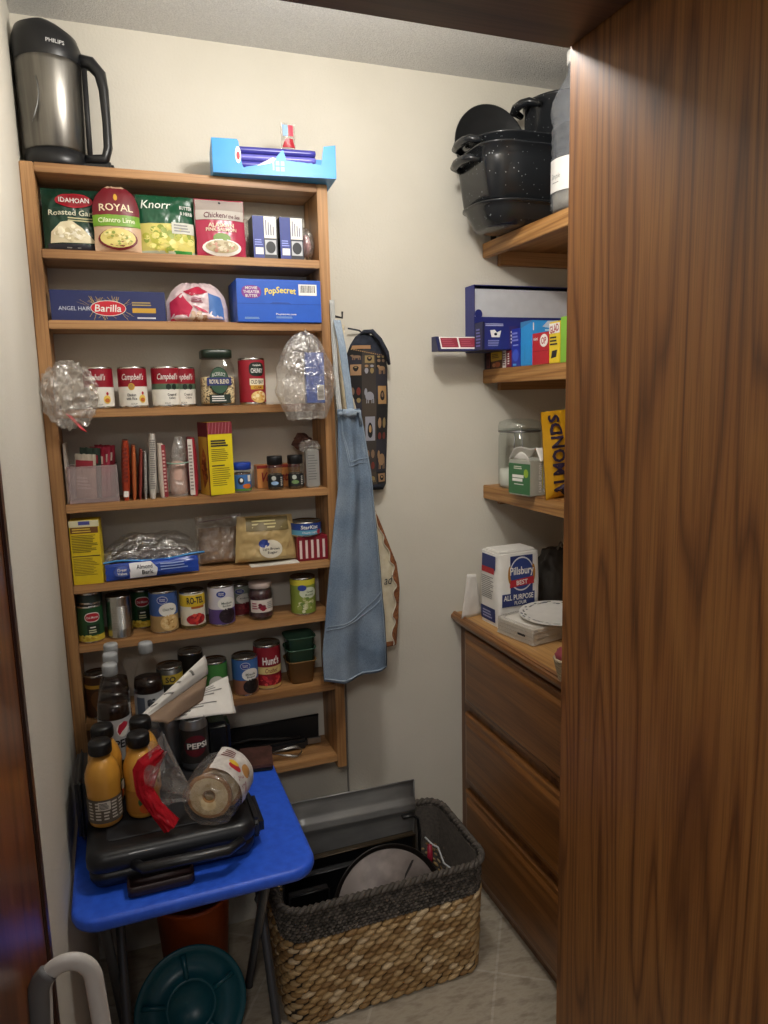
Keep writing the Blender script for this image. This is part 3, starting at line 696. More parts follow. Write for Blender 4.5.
# clear bag with blue carton, hung on the right post
t = thing('hanging_bag', 'clear bag holding a blue carton, hanging at the right post', 'bag', (PX(305, 375, 1.84), 1.820, PZ(304, 333, 1.84)-.012))
zc = PZ(304, 375, 1.84)-t.location.z
mb = MB(); 
def hb(u, v):
    a = 2*PI*u; k = v; rad = .004+.076*math.sin(min(1, k*1.35)*PI/2)**.5*(1-.40*max(0, k-.66)/.34)
    q = 1+.10*nz(math.cos(a)*2.2, math.sin(a)*2.2, k*6)+.07*nz(math.cos(a)*6, math.sin(a)*6, k*3)
    return (rad*q*math.cos(a)-.004, (.030)*math.sin(a)*q*(rad/.076), .012-.215*k+.012*nz(math.cos(a)*2, math.sin(a)*2, 4))
mb.patch(hb, 40, 34, FILM2, False, wrapu=True); mb.build('film', t)
mb = MB(); mb.tube([(.0, .0, .012), (.004, .012, .020), (.008, .026, .018)], .002, FILM2, 6); mb.build('tie', t)
def d_bb(mb, F, Lf, w, d, h):
    mb.barcode(F, w*.08, w*.46, h*.06, h*.36, vert=True); mb.rect(F, -w*.5, w*.5, h*.55, h*.56, M('123a86'), .0004, 2, 1)
carton('blue_carton', 'plain blue carton inside the clear hanging bag', .048, .018, .126, M('3656a8', .4), (PX(317, 380, 1.825)-.008, 1.820, PZ(317, 403, 1.835)), d_bb, cat='box')
# crumpled clear bag on the left post
t = thing('crumpled_bag', 'crumpled clear plastic bag with a red tip hanging on the left post', 'bag', (PX(70, 393, 1.84), 1.828, PZ(70, 395, 1.84)))
mb = MB(); mb.blob((0, 0, 0), (.050, .026, .062), FILM2, .26, 2.4, 5, 5, False, .9); mb.blob((-.012, -.004, .01), (.018, .012, .04), FILM2, .3, 3, 9, 4, False); mb.build('film', t)
mb = MB(); mb.patch(lambda u, v: (-.012+.030*v+.012*u, -.012+.004*u, -.042-.038*v-.006*u), 3, 6, M('c84048', .35)); mb.build('red_tip', t, solid=.0015)
mb = MB(); mb.tube([(-.006, .02, .05), (-.004, .029, .055)], .002, FILM2, 6); mb.build('tie', t)
# ------------------------------------------------------------------ fourth row
z3 = ROW[3]
# frosted bin of seasoning packets
bx0, bx1 = PX(66, 490, YF)+.006, PX(119, 490, YF)
t = thing('packet_bin', 'frosted clear plastic bin of seasoning packets, left of the fourth row', 'bin', ((bx0+bx1)/2, YF+.045, z3))
bw = (bx1-bx0)/2; bd = .042; bh = .088
mb = MB()
for a in ((-bw, bw, -bd, -bd+.0016), (-bw, bw, bd-.0016, bd), (-bw, -bw+.0016, -bd+.0017, bd-.0017), (bw-.0016, bw, -bd+.0017, bd-.0017)):
    mb.box(*a, 0, bh, FROST, .0004)
mb.box(-bw, bw, -bd, bd, 0, .0016, FROST, .0004); mb.build('bin_wall', t)
mb = MB(); mb.tube([(-bw, -bd, bh), (bw, -bd, bh), (bw, bd, bh), (-bw, bd, bh)], .0016, FROST, 6, True); mb.build('rim', t)
mb = MB(); mb.box(-.003, .003, -.04, .04, 0, .145, M('b8afa6', .5), .001); mb.build('flat_carton', None, (XLI+.0075, YF+.05, z3), None, 'thin grey carton standing on edge against the left post, fourth row', 'box')
PK = [('c9bfae', 'pale seasoning packet at the left of the frosted bin', .002, .108), ('33443b', 'dark green seasoning packet leaning in the frosted bin', .026, .122), ('9c2a3a', 'crimson seasoning packet leaning in the frosted bin, left of its twins', .050, .118), ('a8354a', 'crimson seasoning packet leaning in the frosted bin, between its twins', .062, .122), ('8c2233', 'crimson seasoning packet leaning in the frosted bin, right of its twins', .074, .126)]
for i, (c, lab, dx, hh) in enumerate(PK):
    def dd(mb, mp, w, h, c=c, i=i):
        mb.rect(mp, -w*.42, w*.42, h*.70, h*.86, M('d9c9b8') if i > 1 else M('a33'+'040'), .0006); mb.lines(mp, -w*.35, w*.35, h*.2, h*.5, 4, WHT, .0006)
    pouch('seasoning_packet', lab, .060, hh, .009, M(c, .35), (bx0+.037+i*.0110, YF+.026+i*.0098, z3+.009), dd, (R(-2), R(2), R(-38)), 30+i, .001, cat='packet', group='seasoning packets in the frosted bin')
# packets standing to the right of the bin
def upright(label, u0, u1, vt, c, deco=None, th=.010, dy=.03, lean=0, cat='packet', name='meal_packet', dep=.09, group='packets standing edge-on, fourth row', yaw=0):
    w = PX(u1, 480, YF)-PX(u0, 480, YF); h = PZ(u0, vt, YF)-z3
    mb = MB(); d = dep
    n = 14
    def f(u, v):
        a = 2*PI*u; k = 1-.35*abs(2*v-1)**3
        return (w/2*math.copysign(abs(math.cos(a))**.7, math.cos(a))*k*(1+.12*nz(v*5, u*4, w*300)), d/2*math.copysign(abs(math.sin(a))**.5, math.sin(a)), h*v)
    mb.patch(f, 24, 14, M(c, .32), True, wrapu=True)
    mb.add([f(i/24, 1) for i in range(24)], [tuple(range(24))], M(c, .32)); mb.add([f(i/24, 0) for i in range(24)], [tuple(range(23, -1, -1))], M(c, .32))
    if deco: deco(mb, lambda a, b, l: (a, -d/2-l-.0006, b), w, h)
    return mb.build(name, None, (PX((u0+u1)/2, 485, YF), YF+d/2+.002, z3), (0, R(lean), R(yaw)), label, cat, group)
upright('orange-red sauce packet standing just right of the frosted bin', 121, 130, 441, 'a03a22', lambda mb, mp, w, h: (mb.rect(mp, -w*.3, w*.25, h*.06, h*.16, WHT), mb.lines(mp, -w*.3, w*.3, h*.3, h*.9, 9, M('7a2414'))), lean=3)
upright('narrow orange sauce packet second from the frosted bin', 131, 136.5, 446, 'b06038', None, lean=3)
upright('brown-red paper packet third from the frosted bin', 137.5, 141.5, 450, '8a4038', None, lean=5)
upright('silver foil sachet between the brown-red packet and the tall white packet', 143, 147, 452, 'a9a6a2', lambda mb, mp, w, h: mb.lines(mp, -w*.3, w*.3, h*.1, h*.9, 10, GREY), lean=3)
upright('tall silver-white paper packet with small print, fourth row', 148, 157, 434, 'c9c4bc', lambda mb, mp, w, h: (mb.lines(mp, -w*.32, w*.32, h*.15, h*.92, 22, M('7d7a78'), .0006, .4, 4)), lean=3)
upright('white and red striped carton left of the clear pink bag', 159, 168, 444, 'd0c2b6', lambda mb, mp, w, h: (mb.rect(mp, w*.05, w*.48, h*.02, h*.98, M('8f2a34'), .0006, 1, 8), mb.lines(mp, w*.1, w*.42, h*.1, h*.9, 12, M('d8b0a8'), .001)), lean=0)
# clear bag with a green zip band
t = thing('zip_bag', 'clear zip bag with green seal holding pink powder, fourth row', 'bag', (PX(180, 485, YF+.01), YF+.030, z3))
def zb(u, v):
    a = 2*PI*u; r = .030*(1-.25*v)+.004*nz(math.cos(a)*2, math.sin(a)*2, v*5); r *= (1 if v < .55 else (.75 if v < .62 else 1-.55*(v-.62)/.38))
    return (r*math.cos(a)+.006*v, .022*math.sin(a)*(1-.75*v)*1.0, .150*v)
mb = MB(); mb.patch(zb, 32, 26, FILM2, False, wrapu=True); mb.build('film', t)
mb = MB(); mb.lathe([(0, .003), (.020, .004), (.023, .02), (.021, .06), (.016, .085), (0, .09)], M('c9a596', .7), 20, Matrix.Scale(.8, 4, Vector((0, 1, 0)))); mb.build('powder', t)
mb = MB(); mb.tube([(-.036, -.02, .088), (-.018, -.0225, .084), (0, -.023, .083), (.02, -.022, .085), (.034, -.014, .09)], .0045, M('6f9c86', .3), 8, flat=.35); mb.build('green_seal', t)
upright('red and white striped slim carton behind the yellow box', 190, 200, 438, '9a2834', lambda mb, mp, w, h: (mb.rect(mp, -w*.48, 0, h*.02, h*.98, M('d8cfc6'), .0006, 1, 6), mb.lines(mp, -w*.42, -w*.06, h*.1, h*.9, 14, M('8f8580'), .001)), lean=0, name='slim_carton', cat='box')
# yellow box with striped top
def d_yel(mb, F, Lf, w, d, h):
    mb.rect(F, -w*.5, w*.5, h*.835, h, M('7c2430'), .0004, 4, 2)
    for k in range(7): mb.poly(F, [(-w*.48+k*w*.135, h*.84), (-w*.46+k*w*.135, h*.84), (-w*.40+k*w*.135, h*.995), (-w*.42+k*w*.135, h*.995)], M('b0707a'), .0008)
    mb.lines(F, -w*.40, w*.40, h*.66, h*.76, 3, INK, .0006, .7); mb.lines(F, -w*.40, w*.36, h*.46, h*.64, 7, M('5a5020'), .0006, .35); mb.lines(F, -w*.40, w*.30, h*.395, h*.415, 1, INK, .0006, .8); mb.lines(F, -w*.4, w*.36, h*.12, h*.38, 9, M('6a5e20'), .0006, .3, 4)
    mb.rect(Lf, -d*.5, d*.5, h*.80, h, M('6d1f2a'), .0004, 3, 2); mb.rect(Lf, d*.38, d*.5, 0, h*.8, M('7c2430'), .0005, 1, 2); mb.rect(Lf, -d*.5, d*.38, 0, h*.8, M('c9a640'), .0004, 2, 2)
    mb.poly(Lf, [(-d*.1, h*.08), (d*.25, h*.2), (d*.2, h*.55), (-d*.05, h*.66), (-d*.3, h*.4)], M('8a4a22'), .0007); mb.dots(Lf, 0, h*.36, d*.2, h*.2, 14, .009, [M('a8672c'), M('6a3216'), M('c08a48')], .001)
carton('rice_box', 'tall yellow box with striped maroon top standing forward on the fourth row', .066, .06, .184, M('e0cb22', .4), (PX(219, 490, 1.862)+.002, 1.893, z3), d_yel, (0, 0, R(17)))
# jar with blue lid
t = thing('condiment_jar', 'small glass jar with bright blue lid right of the yellow box', 'jar', (PX(244, 485, YF), YF+.030, z3))
mb = MB(); mb.lathe([(.020, 0), (.0245, .003), (.0245, .052), (.021, .058), (.021, .062)], GLASS, 28); mb.build('glass', t)
mb = MB(); mb.lathe([(.0, .002), (.0228, .004), (.0228, .05), (0, .052)], M('4a2c18', .5), 24); mb.build('contents', t)
mb = MB(); mb.lathe([(.0245, .058), (.0255, .059), (.0255, .074), (.0245, .076), (0, .0765)], M('1f3f9c', .4), 28); mb.build('lid', t)
mb = MB(); mp = cyl(.0248)
mb.rect(mp, -.03, .03, .010, .046, M('3b6ca8'), .0002, 16, 3); mb.ell(mp, -.006, .030, .008, .010, INK, .0006); mb.ell(mp, -.005, .032, .004, .005, WHT, .0009); mb.ell(mp, .010, .016, .012, .006, ORANGE, .0006); mb.rect(mp, -.03, .03, .004, .010, M('4f7a35'), .0004, 16, 1); mb.rect(mp, .012, .022, .028, .044, WHT, .0005); mb.build('label', t)
def d_cheese(mb, F, Lf, w, d, h):
    mb.rect(F, -w*.5, w*.5, h*.86, h, M('8a2418'), .0004, 3, 1); mb.text(F, 'Velveeta', -w*.06, h*.48, w*.72, h*.42, M('9c1f28'), .0008, .02, .2)
carton('cheese_box', 'orange cheese box lying behind the two black-capped spice jars', .118, .045, .062, M('cf8a4a', .45), (PX(278, 482, 1.95)+.001, 1.962, z3), d_cheese)
def spice_jar(u, lab, seed):
    t = thing('spice_jar', lab, 'jar', (PX(u, 485, YF), YF+.024, z3), (0, 0, 0), 'black-capped spice jars on the fourth row')
    mb = MB(); mb.lathe([(.018, 0), (.0205, .002), (.0205, .030), (.0185, .036), (.0185, .048), (.0200, .052), (.0200, .064), (.017, .070)], GLASS, 26); mb.build('glass', t)
    mb = MB(); mb.lathe([(0, .002), (.0195, .003), (.0195, .030), (.0175, .036), (.0175, .042), (0, .043)], noisy('peppercorns%d' % seed, '120d0b', '5a4634', 300, .7, .6, 300), 24); mb.build('contents', t)
    mb = MB(); mb.lathe([(.0185, .066), (.0205, .067), (.0205, .087), (.0195, .089), (0, .0892)], BLK, 26); mb.build('cap', t)
    mb = MB(); mp = cyl(.0208); mb.rect(mp, -.030, .030, .008, .040, M('17191c'), .0002, 18, 3); mb.ell(mp, -.008, .032, .006, .006, M('b8bcb6'), .0006); mb.ell(mp, -.006, .019, .010, .005, [LBLUE, M('6f8f5a')][seed], .0006)
    for k in range(5): mb.rect(mp, .010, .017-.001*(k % 2), .012+k*.005, .0145+k*.005, M('c9c9c5'), .0006, 2, 1)
    mb.build('label', t)
spice_jar(277.5, 'black-capped spice jar with pale blue band, left of the pair', 0); spice_jar(298, 'black-capped spice jar with green band, right of the pair', 1)
# silver foil carton with crumpled bag
t = thing('foil_bag', 'crumpled silver foil pouch of seasoning beside the right post, fourth row', 'bag', (PX(318, 480, YF)-.010, YF+.024, z3))
mb = MB(); mb.box(-.0175, .0185, -.015, .015, 0, .104, M('b3b4b2', .3, .6), .004)
F = plane(-.015); mb.lines(F, -.013, .013, .02, .09, 10, M('7c7d7c'), .0006, .3, 2); mb.build('foil', t)
mb = MB(); mb.blob((-.002, .004, .108), (.024, .016, .016), FILM2, .3, 3, 4, 4, False); mb.build('film', t)
mb = MB(); mb.blob((0, 0, .02), (.022, .016, .020), M('5c3a30', .7), .45, 2.2, 6, 3, False, 1.2)
mb.build('paper_scrap', None, (PX(307, 432, YF+.04)-.002, YF+.088, z3+.097), None, 'crumpled brown paper scrap perched on the orange cheese box', 'paper')

# ------------------------------------------------------------------ fifth row
z4 = ROW[4]
def d_yel2(mb, F, Lf, w, d, h):
    mb.rect(F, -w*.5, w*.5, h*.90, h, M('d9d3b0'), .0004); mb.rect(F, -w*.18, w*.2, h*.93, h*.985, M('4a4f9a'), .0007)
    mb.rect(F, -w*.46, w*.46, h*.80, h*.895, M('6a4218'), .0005); mb.lines(F, -w*.4, w*.4, h*.81, h*.885, 2, M('d8b84a'), .0008)
    mb.lines(F, -w*.44, w*.42, h*.50, h*.78, 11, M('5a5018'), .0006, .4, 3); mb.rect(F, -w*.46, w*.46, h*.44, h*.452, INK, .0006, 1, 1); mb.lines(F, -w*.44, w*.40, h*.14, h*.42, 11, M('7a6a20'), .0006, .3, 6)
carton('rice_box', 'yellow box printed with facts, standing at the left of the fifth row', .068, .05, .158, M('dcc01e', .4), (XLI+.0385, 1.892, z4), d_yel2, (0, 0, R(-6)))
# big zip bag with blue slider
zx0, zx1 = PX(96, 560, 1.86), PX(206, 552, 1.86)
t = thing('zip_bag', 'large clear zip bag with bright blue zip lying on the fifth row', 'bag', ((zx0+zx1)/2+.002, 1.914, z4), (0, 0, R(-2)))
zw = (zx1-zx0)*.95
def bag5(u, v):
    x = (u-.5)*zw*(1-.25*abs(v-.2)); prof = [(-.028, .046), (-.024, .066), (-.01, .088), (.014, .104), (.042, .106), (.062, .09), (.068, .02)]
    k = v*(len(prof)-1); i = min(len(prof)-2, int(k)); q = k-i
    y = prof[i][0]*(1-q)+prof[i+1][0]*q; z = prof[i][1]*(1-q)+prof[i+1][1]*q
    e = 1-abs(2*u-1)**3
    return (x, y+.006*nz(u*5, v*5, 1), .044+(z-.046)*(.35+.65*e)*(1+.25*nz(u*4, v*4, 2))+.004*nz(u*13, v*11, 3))
mb = MB(); mb.patch(bag5, 44, 30, FILM, False)
mb.patch(lambda u, v: ((u-.5)*zw*.96, -.028+.010*v+.003*nz(u*9, v*4, 4), .046-.043*v), 30, 5, FILM, False); mb.build('film', t)
mb = MB(); mb.tube([((i/14-.5)*zw*1.03, -.030+.003*math.sin(i), .0445+.004*math.sin(i*.6)+.006*(i/14-.5)) for i in range(15)], .0042, M('3f8fd0', .3), 8, flat=.6); mb.build('blue_zip', t)
mb = MB(); mb.blob((0, .018, .034), (zw*.38, .028, .026), M('3a2b2a', .5), .12, 2, 4, 4, True, .7)
mb.build('chocolate_bag', None, ((zx0+zx1)/2, 1.914, z4+.002), (0, 0, R(-2)), 'dark brown packet inside the large blue-zip bag', 'bag')
def d_almond(mb, mp, w, h):
    mb.poly(mp, [(-w*.25, h*.05), (w*.03, h*.05), (w*.05, h*.5), (-w*.02, h*.95), (-w*.25, h*.95)], M('e2e2e4'), .0006)
    mb.ell(mp, -w*.33, h*.5, w*.09, h*.36, M('24377f'), .0007); mb.ell(mp, -w*.33, h*.5, w*.08, h*.32, M('3a55a8'), .001); mb.text(mp, 'Great', -w*.33, h*.6, w*.10, h*.18, WHT, .0014); mb.text(mp, 'Value', -w*.33, h*.38, w*.10, h*.18, WHT, .0014)
    mb.text(mp, 'Almond', -w*.09, h*.68, w*.17, h*.26, INK, .0012); mb.text(mp, 'Bark', -w*.06, h*.34, w*.12, h*.26, INK, .0012)
    mb.lines(mp, w*.08, w*.42, h*.3, h*.8, 3, M('8aa0d8'), .0008, .4)
pouch('candy_coating_packet', 'blue and white packet of candy coating in front of the large zip bag', PX(201, 572, 1.85)-PX(107, 575, 1.85), .041, .020, M('2444a0', .25), (PX(154, 575, 1.85), 1.868, z4+.004), d_almond, (R(-8), R(-1), R(0)), 41, .0015, cat='packet', low=.3)
# brown sugar in zip bag
t = thing('zip_bag', 'clear zip bag of brown sugar in the middle of the fifth row', 'bag', (PX(224, 560, YF), YF+.068, z4+.006), (R(-5), 0, 0))
S_ = pouch_surf(.122, .128, .045, 51, .006); mb = MB()
mb.patch(lambda u, v: S_((u*2-1)*.061+.012*(v-.5)*(v > .5), v*.128, 1, .002), 30, 30, FILM2, False); mb.patch(lambda u, v: S_((1-u*2)*.061, v*.128, -1, .002), 30, 30, FILM2, False); mb.build('film', t)
S2 = pouch_surf(.108, .095, .036, 52, .002); mb = MB(); BS = M('8a7058', .8)
mb.patch(lambda u, v: S2((u*2-1)*.054, v*.095, 1), 24, 24, BS); mb.patch(lambda u, v: S2((1-u*2)*.054, v*.095, -1), 24, 24, BS); mb.build('sugar', t)
mb = MB(); mb.tube([(-.05, -.004, .112), (0, -.006, .116), (.058, -.002, .124)], .0025, M('8e6a80', .4), 6, flat=.5); mb.build('zip', t)
def d_lbs(mb, mp, w, h):
    mb.rect(mp, -w*.35, w*.40, h*.68, h*.97, M('6a5c34'), .0006, 10, 5); mb.lines(mp, -w*.25, w*.35, h*.72, h*.92, 3, M('b8ab74'), .001)
    mb.ell(mp, w*.05, h*.27, w*.19, h*.20, M('d9d2c0'), .0008); mb.ell(mp, -w*.06, h*.40, w*.09, h*.09, GW, .0012)
    mb.text(mp, 'Light Brown', w*.05, h*.27, w*.28, h*.07, INK, .0014); mb.text(mp, 'Sugar', w*.07, h*.19, w*.16, h*.07, INK, .0014)
pouch('sugar_bag', 'tan light brown sugar bag with white oval label, fifth row', PX(299, 555, YF)-PX(236, 560, YF), .122, .055, M('b59c6a', .35), (PX(269, 560, YF), YF+.034, z4+.006), d_lbs, (R(-6), R(1), 0), 61, .005, .12)
mb = MB(); mb.box(-.065, .065, -.02, .02, 0, .0025, M('d4d1c8', .5), .0005); mb.build('card_strip', None, (PX(276, 566, 1.862), 1.884, z4), (0, 0, R(0)), 'white card strip lying under the light brown sugar bag', 'card')
def d_napk(mb, F, Lf, w, d, h):
    for k in range(5): mb.rect(F, -w*.44+k*w*.19, -w*.36+k*w*.19, h*.10, h*.86, M('d9c8c2'), .0005, 1, 3)
carton('striped_box', 'maroon box with white stripes under the tuna tins, fifth row', PX(330, 545, YF)-PX(302, 545, YF)+.006, .07, .066, M('7c1626', .45), (PX(316, 545, YF)-.007, YF+.042, z4), d_napk)
def d_tuna(mb, mp, r, h):
    band(mb, mp, r, h*.45, h*.9, M('1c3a86')); band(mb, mp, r, h*.12, h*.45, M('5a9ab8'))
    mb.text(mp, 'StarKist', .004, h*.66, .048, h*.26, WHT, .0012, .02, .1); mb.text(mp, 'Chunk Light', .004, h*.28, .042, h*.16, WHT, .0012); mb.ell(mp, .032, h*.3, .007, h*.16, SALM, .001)
tin('blue tuna tin resting on the striped maroon box, fifth row', .042, .040, (PX(311, 530, YF)-.004, YF+.042, z4+.0665), d_tuna, '1c3a86', R(-4), 'tins on the fifth row')

# ------------------------------------------------------------------ sixth row: tins
z5 = ROW[5]
def d_beans(mb, mp, r, h):
    band(mb, mp, r, h*.05, h*.95, M('1c4a28')); band(mb, mp, r, h*.05, h*.20, M('cdb53a'), .0005)
    mb.ell(mp, .006, h*.70, .018, h*.13, WHT, .0007, 20, 3, .8); mb.ell(mp, .006, h*.70, .0165, h*.11, RED, .001, 20, 3, .8); mb.text(mp, 'Del Monte', .006, h*.70, .026, h*.06, WHT, .0014)
    mb.rect(mp, -.008, .022, h*.25, h*.50, M('142a1a'), .0008); mb.lines(mp, -.001, .016, h*.40, h*.46, 1, WHT, .0012); mb.lines(mp, -.004, .018, h*.27, h*.38, 2, M('c8c8a0'), .0012); mb.dots(mp, -.004, h*.16, .024, h*.06, 20, .004, [M('e0cd5a'), M('b89a2a')], .0008, 3)
G6 = 'tins on the sixth row'
tin('green and yellow vegetable tin at the left end of the sixth row', .030, .094, (PX(93, 630, 1.885)-.004, 1.895, z5), d_beans, '1c4a28', 0, G6)
tin('plain dark-lidded tin stacked on the green vegetable tin', .029, .032, (PX(91, 603, 1.90)-.002, 1.9, z5+.0945), lambda mb, mp, r, h: band(mb, mp, r, h*.2, h*.8, M('22302a')), '22302a', 0, G6)
tin('bare silver ribbed tin without a paper label, sixth row', .031, .108, (PX(120, 625, 1.885), 1.901, z5), None, group=G6)
tin('dark green vegetable tin set back between the silver tin and chickpeas', .030, .104, (PX(143, 618, 1.955)+.000, 1.962, z5), d_beans, '1c3a26', R(-10), G6)
def gv(top, low, word, dots, wc=WHT, l2=None):
    def f(mb, mp, r, h):
        band(mb, mp, r, h*.05, h*.95, low); band(mb, mp, r, h*.42, h*.95, top, .0005)
        mb.ell(mp, .010, h*.56, .024, h*.16, M('e6e4dc'), .0008); mb.ell(mp, -.004, h*.80, .013, h*.09, WHT, .0009); mb.ell(mp, -.004, h*.80, .012, h*.08, GW, .0012)
        mb.text(mp, 'Great', -.004, h*.825, .014, h*.035, WHT, .0016); mb.text(mp, 'Value', -.004, h*.785, .014, h*.035, WHT, .0016)
        mb.text(mp, word, .010, h*.57, .028, h*.06, M('3a4a3a'), .0013)
        if l2: mb.text(mp, l2, .010, h*.50, .022, h*.05, M('3a4a3a'), .0013)
        mb.ell(mp, .012, h*.25, .024, h*.19, dots[0], .0009); mb.dots(mp, .012, h*.25, .019, h*.14, 28, .0042, dots, .0013, len(word))
    return f
tin('blue and tan chickpea tin near the middle of the sixth row', .035, .110, (PX(165.5, 625, 1.87), 1.902, z5), gv(M('3c5a98'), M('a98a5a'), 'Chick Peas', [M('d8b478'), M('b8894a'), M('e8cd96')]), 'a98a5a', 0, G6)
def d_rotel(mb, mp, r, h):
    band(mb, mp, r, h*.05, h*.95, M('dcd6c4')); band(mb, mp, r, h*.62, h*.92, M('d8b62a'), .0005); band(mb, mp, r, h*.04, h*.12, M('5a4a20'), .0005)
    mb.text(mp, 'RO★TEL'.replace('★', '-'), .006, h*.78, .044, h*.18, INK, .0012, .03); mb.rect(mp, -.006, .03, h*.56, h*.62, M('a85a20'), .0008); mb.ell(mp, .006, h*.28, .026, h*.14, RED, .0009); mb.dots(mp, .006, h*.28, .022, h*.11, 18, .006, [M('c02a2a'), M('8a1620'), M('d84a3a')], .0012, 5)
tin('yellow, white and red diced tomato tin, sixth row', .032, .100, (PX(194.5, 622, 1.87), 1.899, z5), d_rotel, 'dcd6c4', 0, G6)
tin('white and purple black bean tin right of the tomato tin', .034, .108, (PX(224, 622, 1.87), 1.900, z5), gv(M('cfcbd2'), M('5a4580'), 'Medium', [M('2a1c26'), M('1c1418'), M('3a2a30')], l2='Black Beans'), '5a4580', 0, G6)
tin('dark red bean tin half hidden behind the purple tin', .030, .088, (PX(241, 612, 1.955)+.000, 1.963, z5), gv(M('8a9486'), M('6a1a26'), 'Kidney', [M('6a1a26'), M('8a2a34')]), '6a1a26', 0, G6)
t = thing('jam_jar', 'dark red jam jar with white label and pale lid, sixth row', 'jar', (PX(263, 610, 1.875), 1.905, z5))
r = .034
mb = MB(); mb.lathe([(r*.85, 0), (r*.98, .004), (r, .012), (r*.94, .02), (r*.94, .058), (r, .064), (r*.99, .075), (r*.86, .083), (r*.84, .088)], GLASS, 32); mb.build('glass', t)
mb = MB(); mb.lathe([(0, .003), (r*.9, .005), (r*.95, .013), (r*.90, .02), (r*.90, .058), (r*.95, .064), (r*.8, .080), (0, .081)], M('3a0d18', .3), 28); mb.build('jam', t)
mb = MB(); mb.lathe([(r*.88, .086), (r*.90, .087), (r*.90, .098), (r*.86, .1), (0, .1)], M('b9a9a2', .4), 32); mb.build('lid', t)
mb = MB(); mp = cyl(r*.955); mb.rect(mp, -.036, .036, .022, .056, M('d6cdc4'), .0003, 20, 2); mb.dots(mp, -.004, .036, .011, .009, 10, .005, [M('9a1c34'), M('6a1024')], .0008, 4); mb.lines(mp, -.03, -.012, .03, .05, 3, M('a05060'), .0008); mb.lines(mp, .012, .032, .03, .05, 4, GREY, .0008); mb.build('label', t)
def d_lima(mb, mp, r, h):
    band(mb, mp, r, h*.05, h*.95, M('7f8f3a')); band(mb, mp, r, h*.80, h*.95, M('c9be3c'), .0005)
    mb.ell(mp, .008, h*.60, .026, h*.15, M('c9d0b8'), .0008); mb.ell(mp, -.010, h*.74, .012, h*.08, GW, .0012); mb.text(mp, 'Green', .012, h*.63, .02, h*.05, M('3f5a3a'), .0013); mb.text(mp, 'Beans', .010, h*.55, .024, h*.05, M('3f5a3a'), .0013)
    mb.dots(mp, 0, h*.28, .028, h*.18, 30, .006, [M('b8b886'), M('8a9a4a'), M('d2cfa8'), M('66803a')], .0009, 9)
tin('green and yellow bean tin at the right end of the sixth row', .0345, .104, (PX(307, 605, 1.87)-.002, 1.903, z5), d_lima, '7f8f3a', 0, G6)

# ------------------------------------------------------------------ seventh row
z6 = ROW[6]
G7 = 'tins on the seventh row'
tin('brown and gold tin behind the cola bottles, left end of the seventh row', .031, .115, (XLI+.0335, 1.903, z6), lambda mb, mp, r, h: (band(mb, mp, r, h*.05, h*.95, M('4a2c16')), band(mb, mp, r, h*.70, h*.78, GOLD, .0005), mb.ell(mp, 0, h*.45, .018, h*.2, M('6e4420'), .0007), mb.ell(mp, .006, h*.25, .014, h*.1, M('9a5a20'), .001)), '4a2c16', 0, G7)
tin('yellow and black tin partly hidden by the tan envelope', .033, .108, (PX(171, 690, 1.89), 1.903, z6), lambda mb, mp, r, h: (band(mb, mp, r, h*.60, h*.82, M('b8a03a')), mb.text(mp, 'SO', 0, h*.71, .026, h*.14, INK, .001, .03)), '2a2a26', 0, G7)
tin('dark tin set back behind the tan envelope', .033, .118, (PX(192, 680, 1.955), 1.964, z6), lambda mb, mp, r, h: band(mb, mp, r, h*.1, h*.9, M('26241f')), '26241f', 0, G7)
tin('bright green tin behind the white receipt, seventh row', .033, .104, (PX(217, 690, 1.875), 1.903, z6), lambda mb, mp, r, h: (band(mb, mp, r, h*.05, h*.95, M('3f7a38')), mb.ell(mp, 0, h*.45, .02, h*.2, M('d8d6c8'), .0006), mb.ell(mp, 0, h*.18, .02, h*.12, M('7a8f30'), .0006)), '3f7a38', 0, G7)
tin('blue and white black bean tin left of the red crushed tomato tin', .0345, .106, (PX(248, 690, 1.867), 1.900, z6), gv(M('3a63a0'), M('8a5a44'), 'Black', [M('1c1614'), M('2c2420'), M('141010')], l2='Beans'), '8a5a44', 0, G7)
def d_hunts(mb, mp, r, h):
    band(mb, mp, r, h*.05, h*.95, M('7d1220')); band(mb, mp, r, h*.36, h*.52, M('cdb878'), .0005); band(mb, mp, r, h*.04, h*.10, M('b99a5a'), .0005)
    mb.text(mp, "Hunt's", .004, h*.66, .046, h*.18, WHT, .0012, .025); mb.text(mp, 'Crushed', .004, h*.44, .034, h*.10, MAROON, .0012, .01, .15); mb.dots(mp, .002, h*.22, .03, h*.11, 34, .005, [M('b82a34'), M('8c1420'), M('d04a48')], .0008, 6)
tin('tall red crushed tomato tin, seventh row', .037, .126, (PX(270, 685, 1.885)+.002, 1.92, z6), d_hunts, '7d1220', 0, G7)
t = thing('plastic_cup_stack', 'stack of clear green plastic tubs behind the denim apron', 'cup', (PX(304, 680, 1.90)-.004, 1.925, z6), (0, 0, 0))
for k in range(3):
    mb = MB(); b0 = k*.034; mb.lathe([(.030, b0), (.032, b0+.002), (.040, b0+.062), (.043, b0+.064), (.0425, b0+.067), (.039, b0+.064), (.031, b0+.004), (0, b0+.003)], GREENC if k else clear('amber_plastic', 'b08a58', .35, .1), 32, sq=5); mb.build('tub', t)

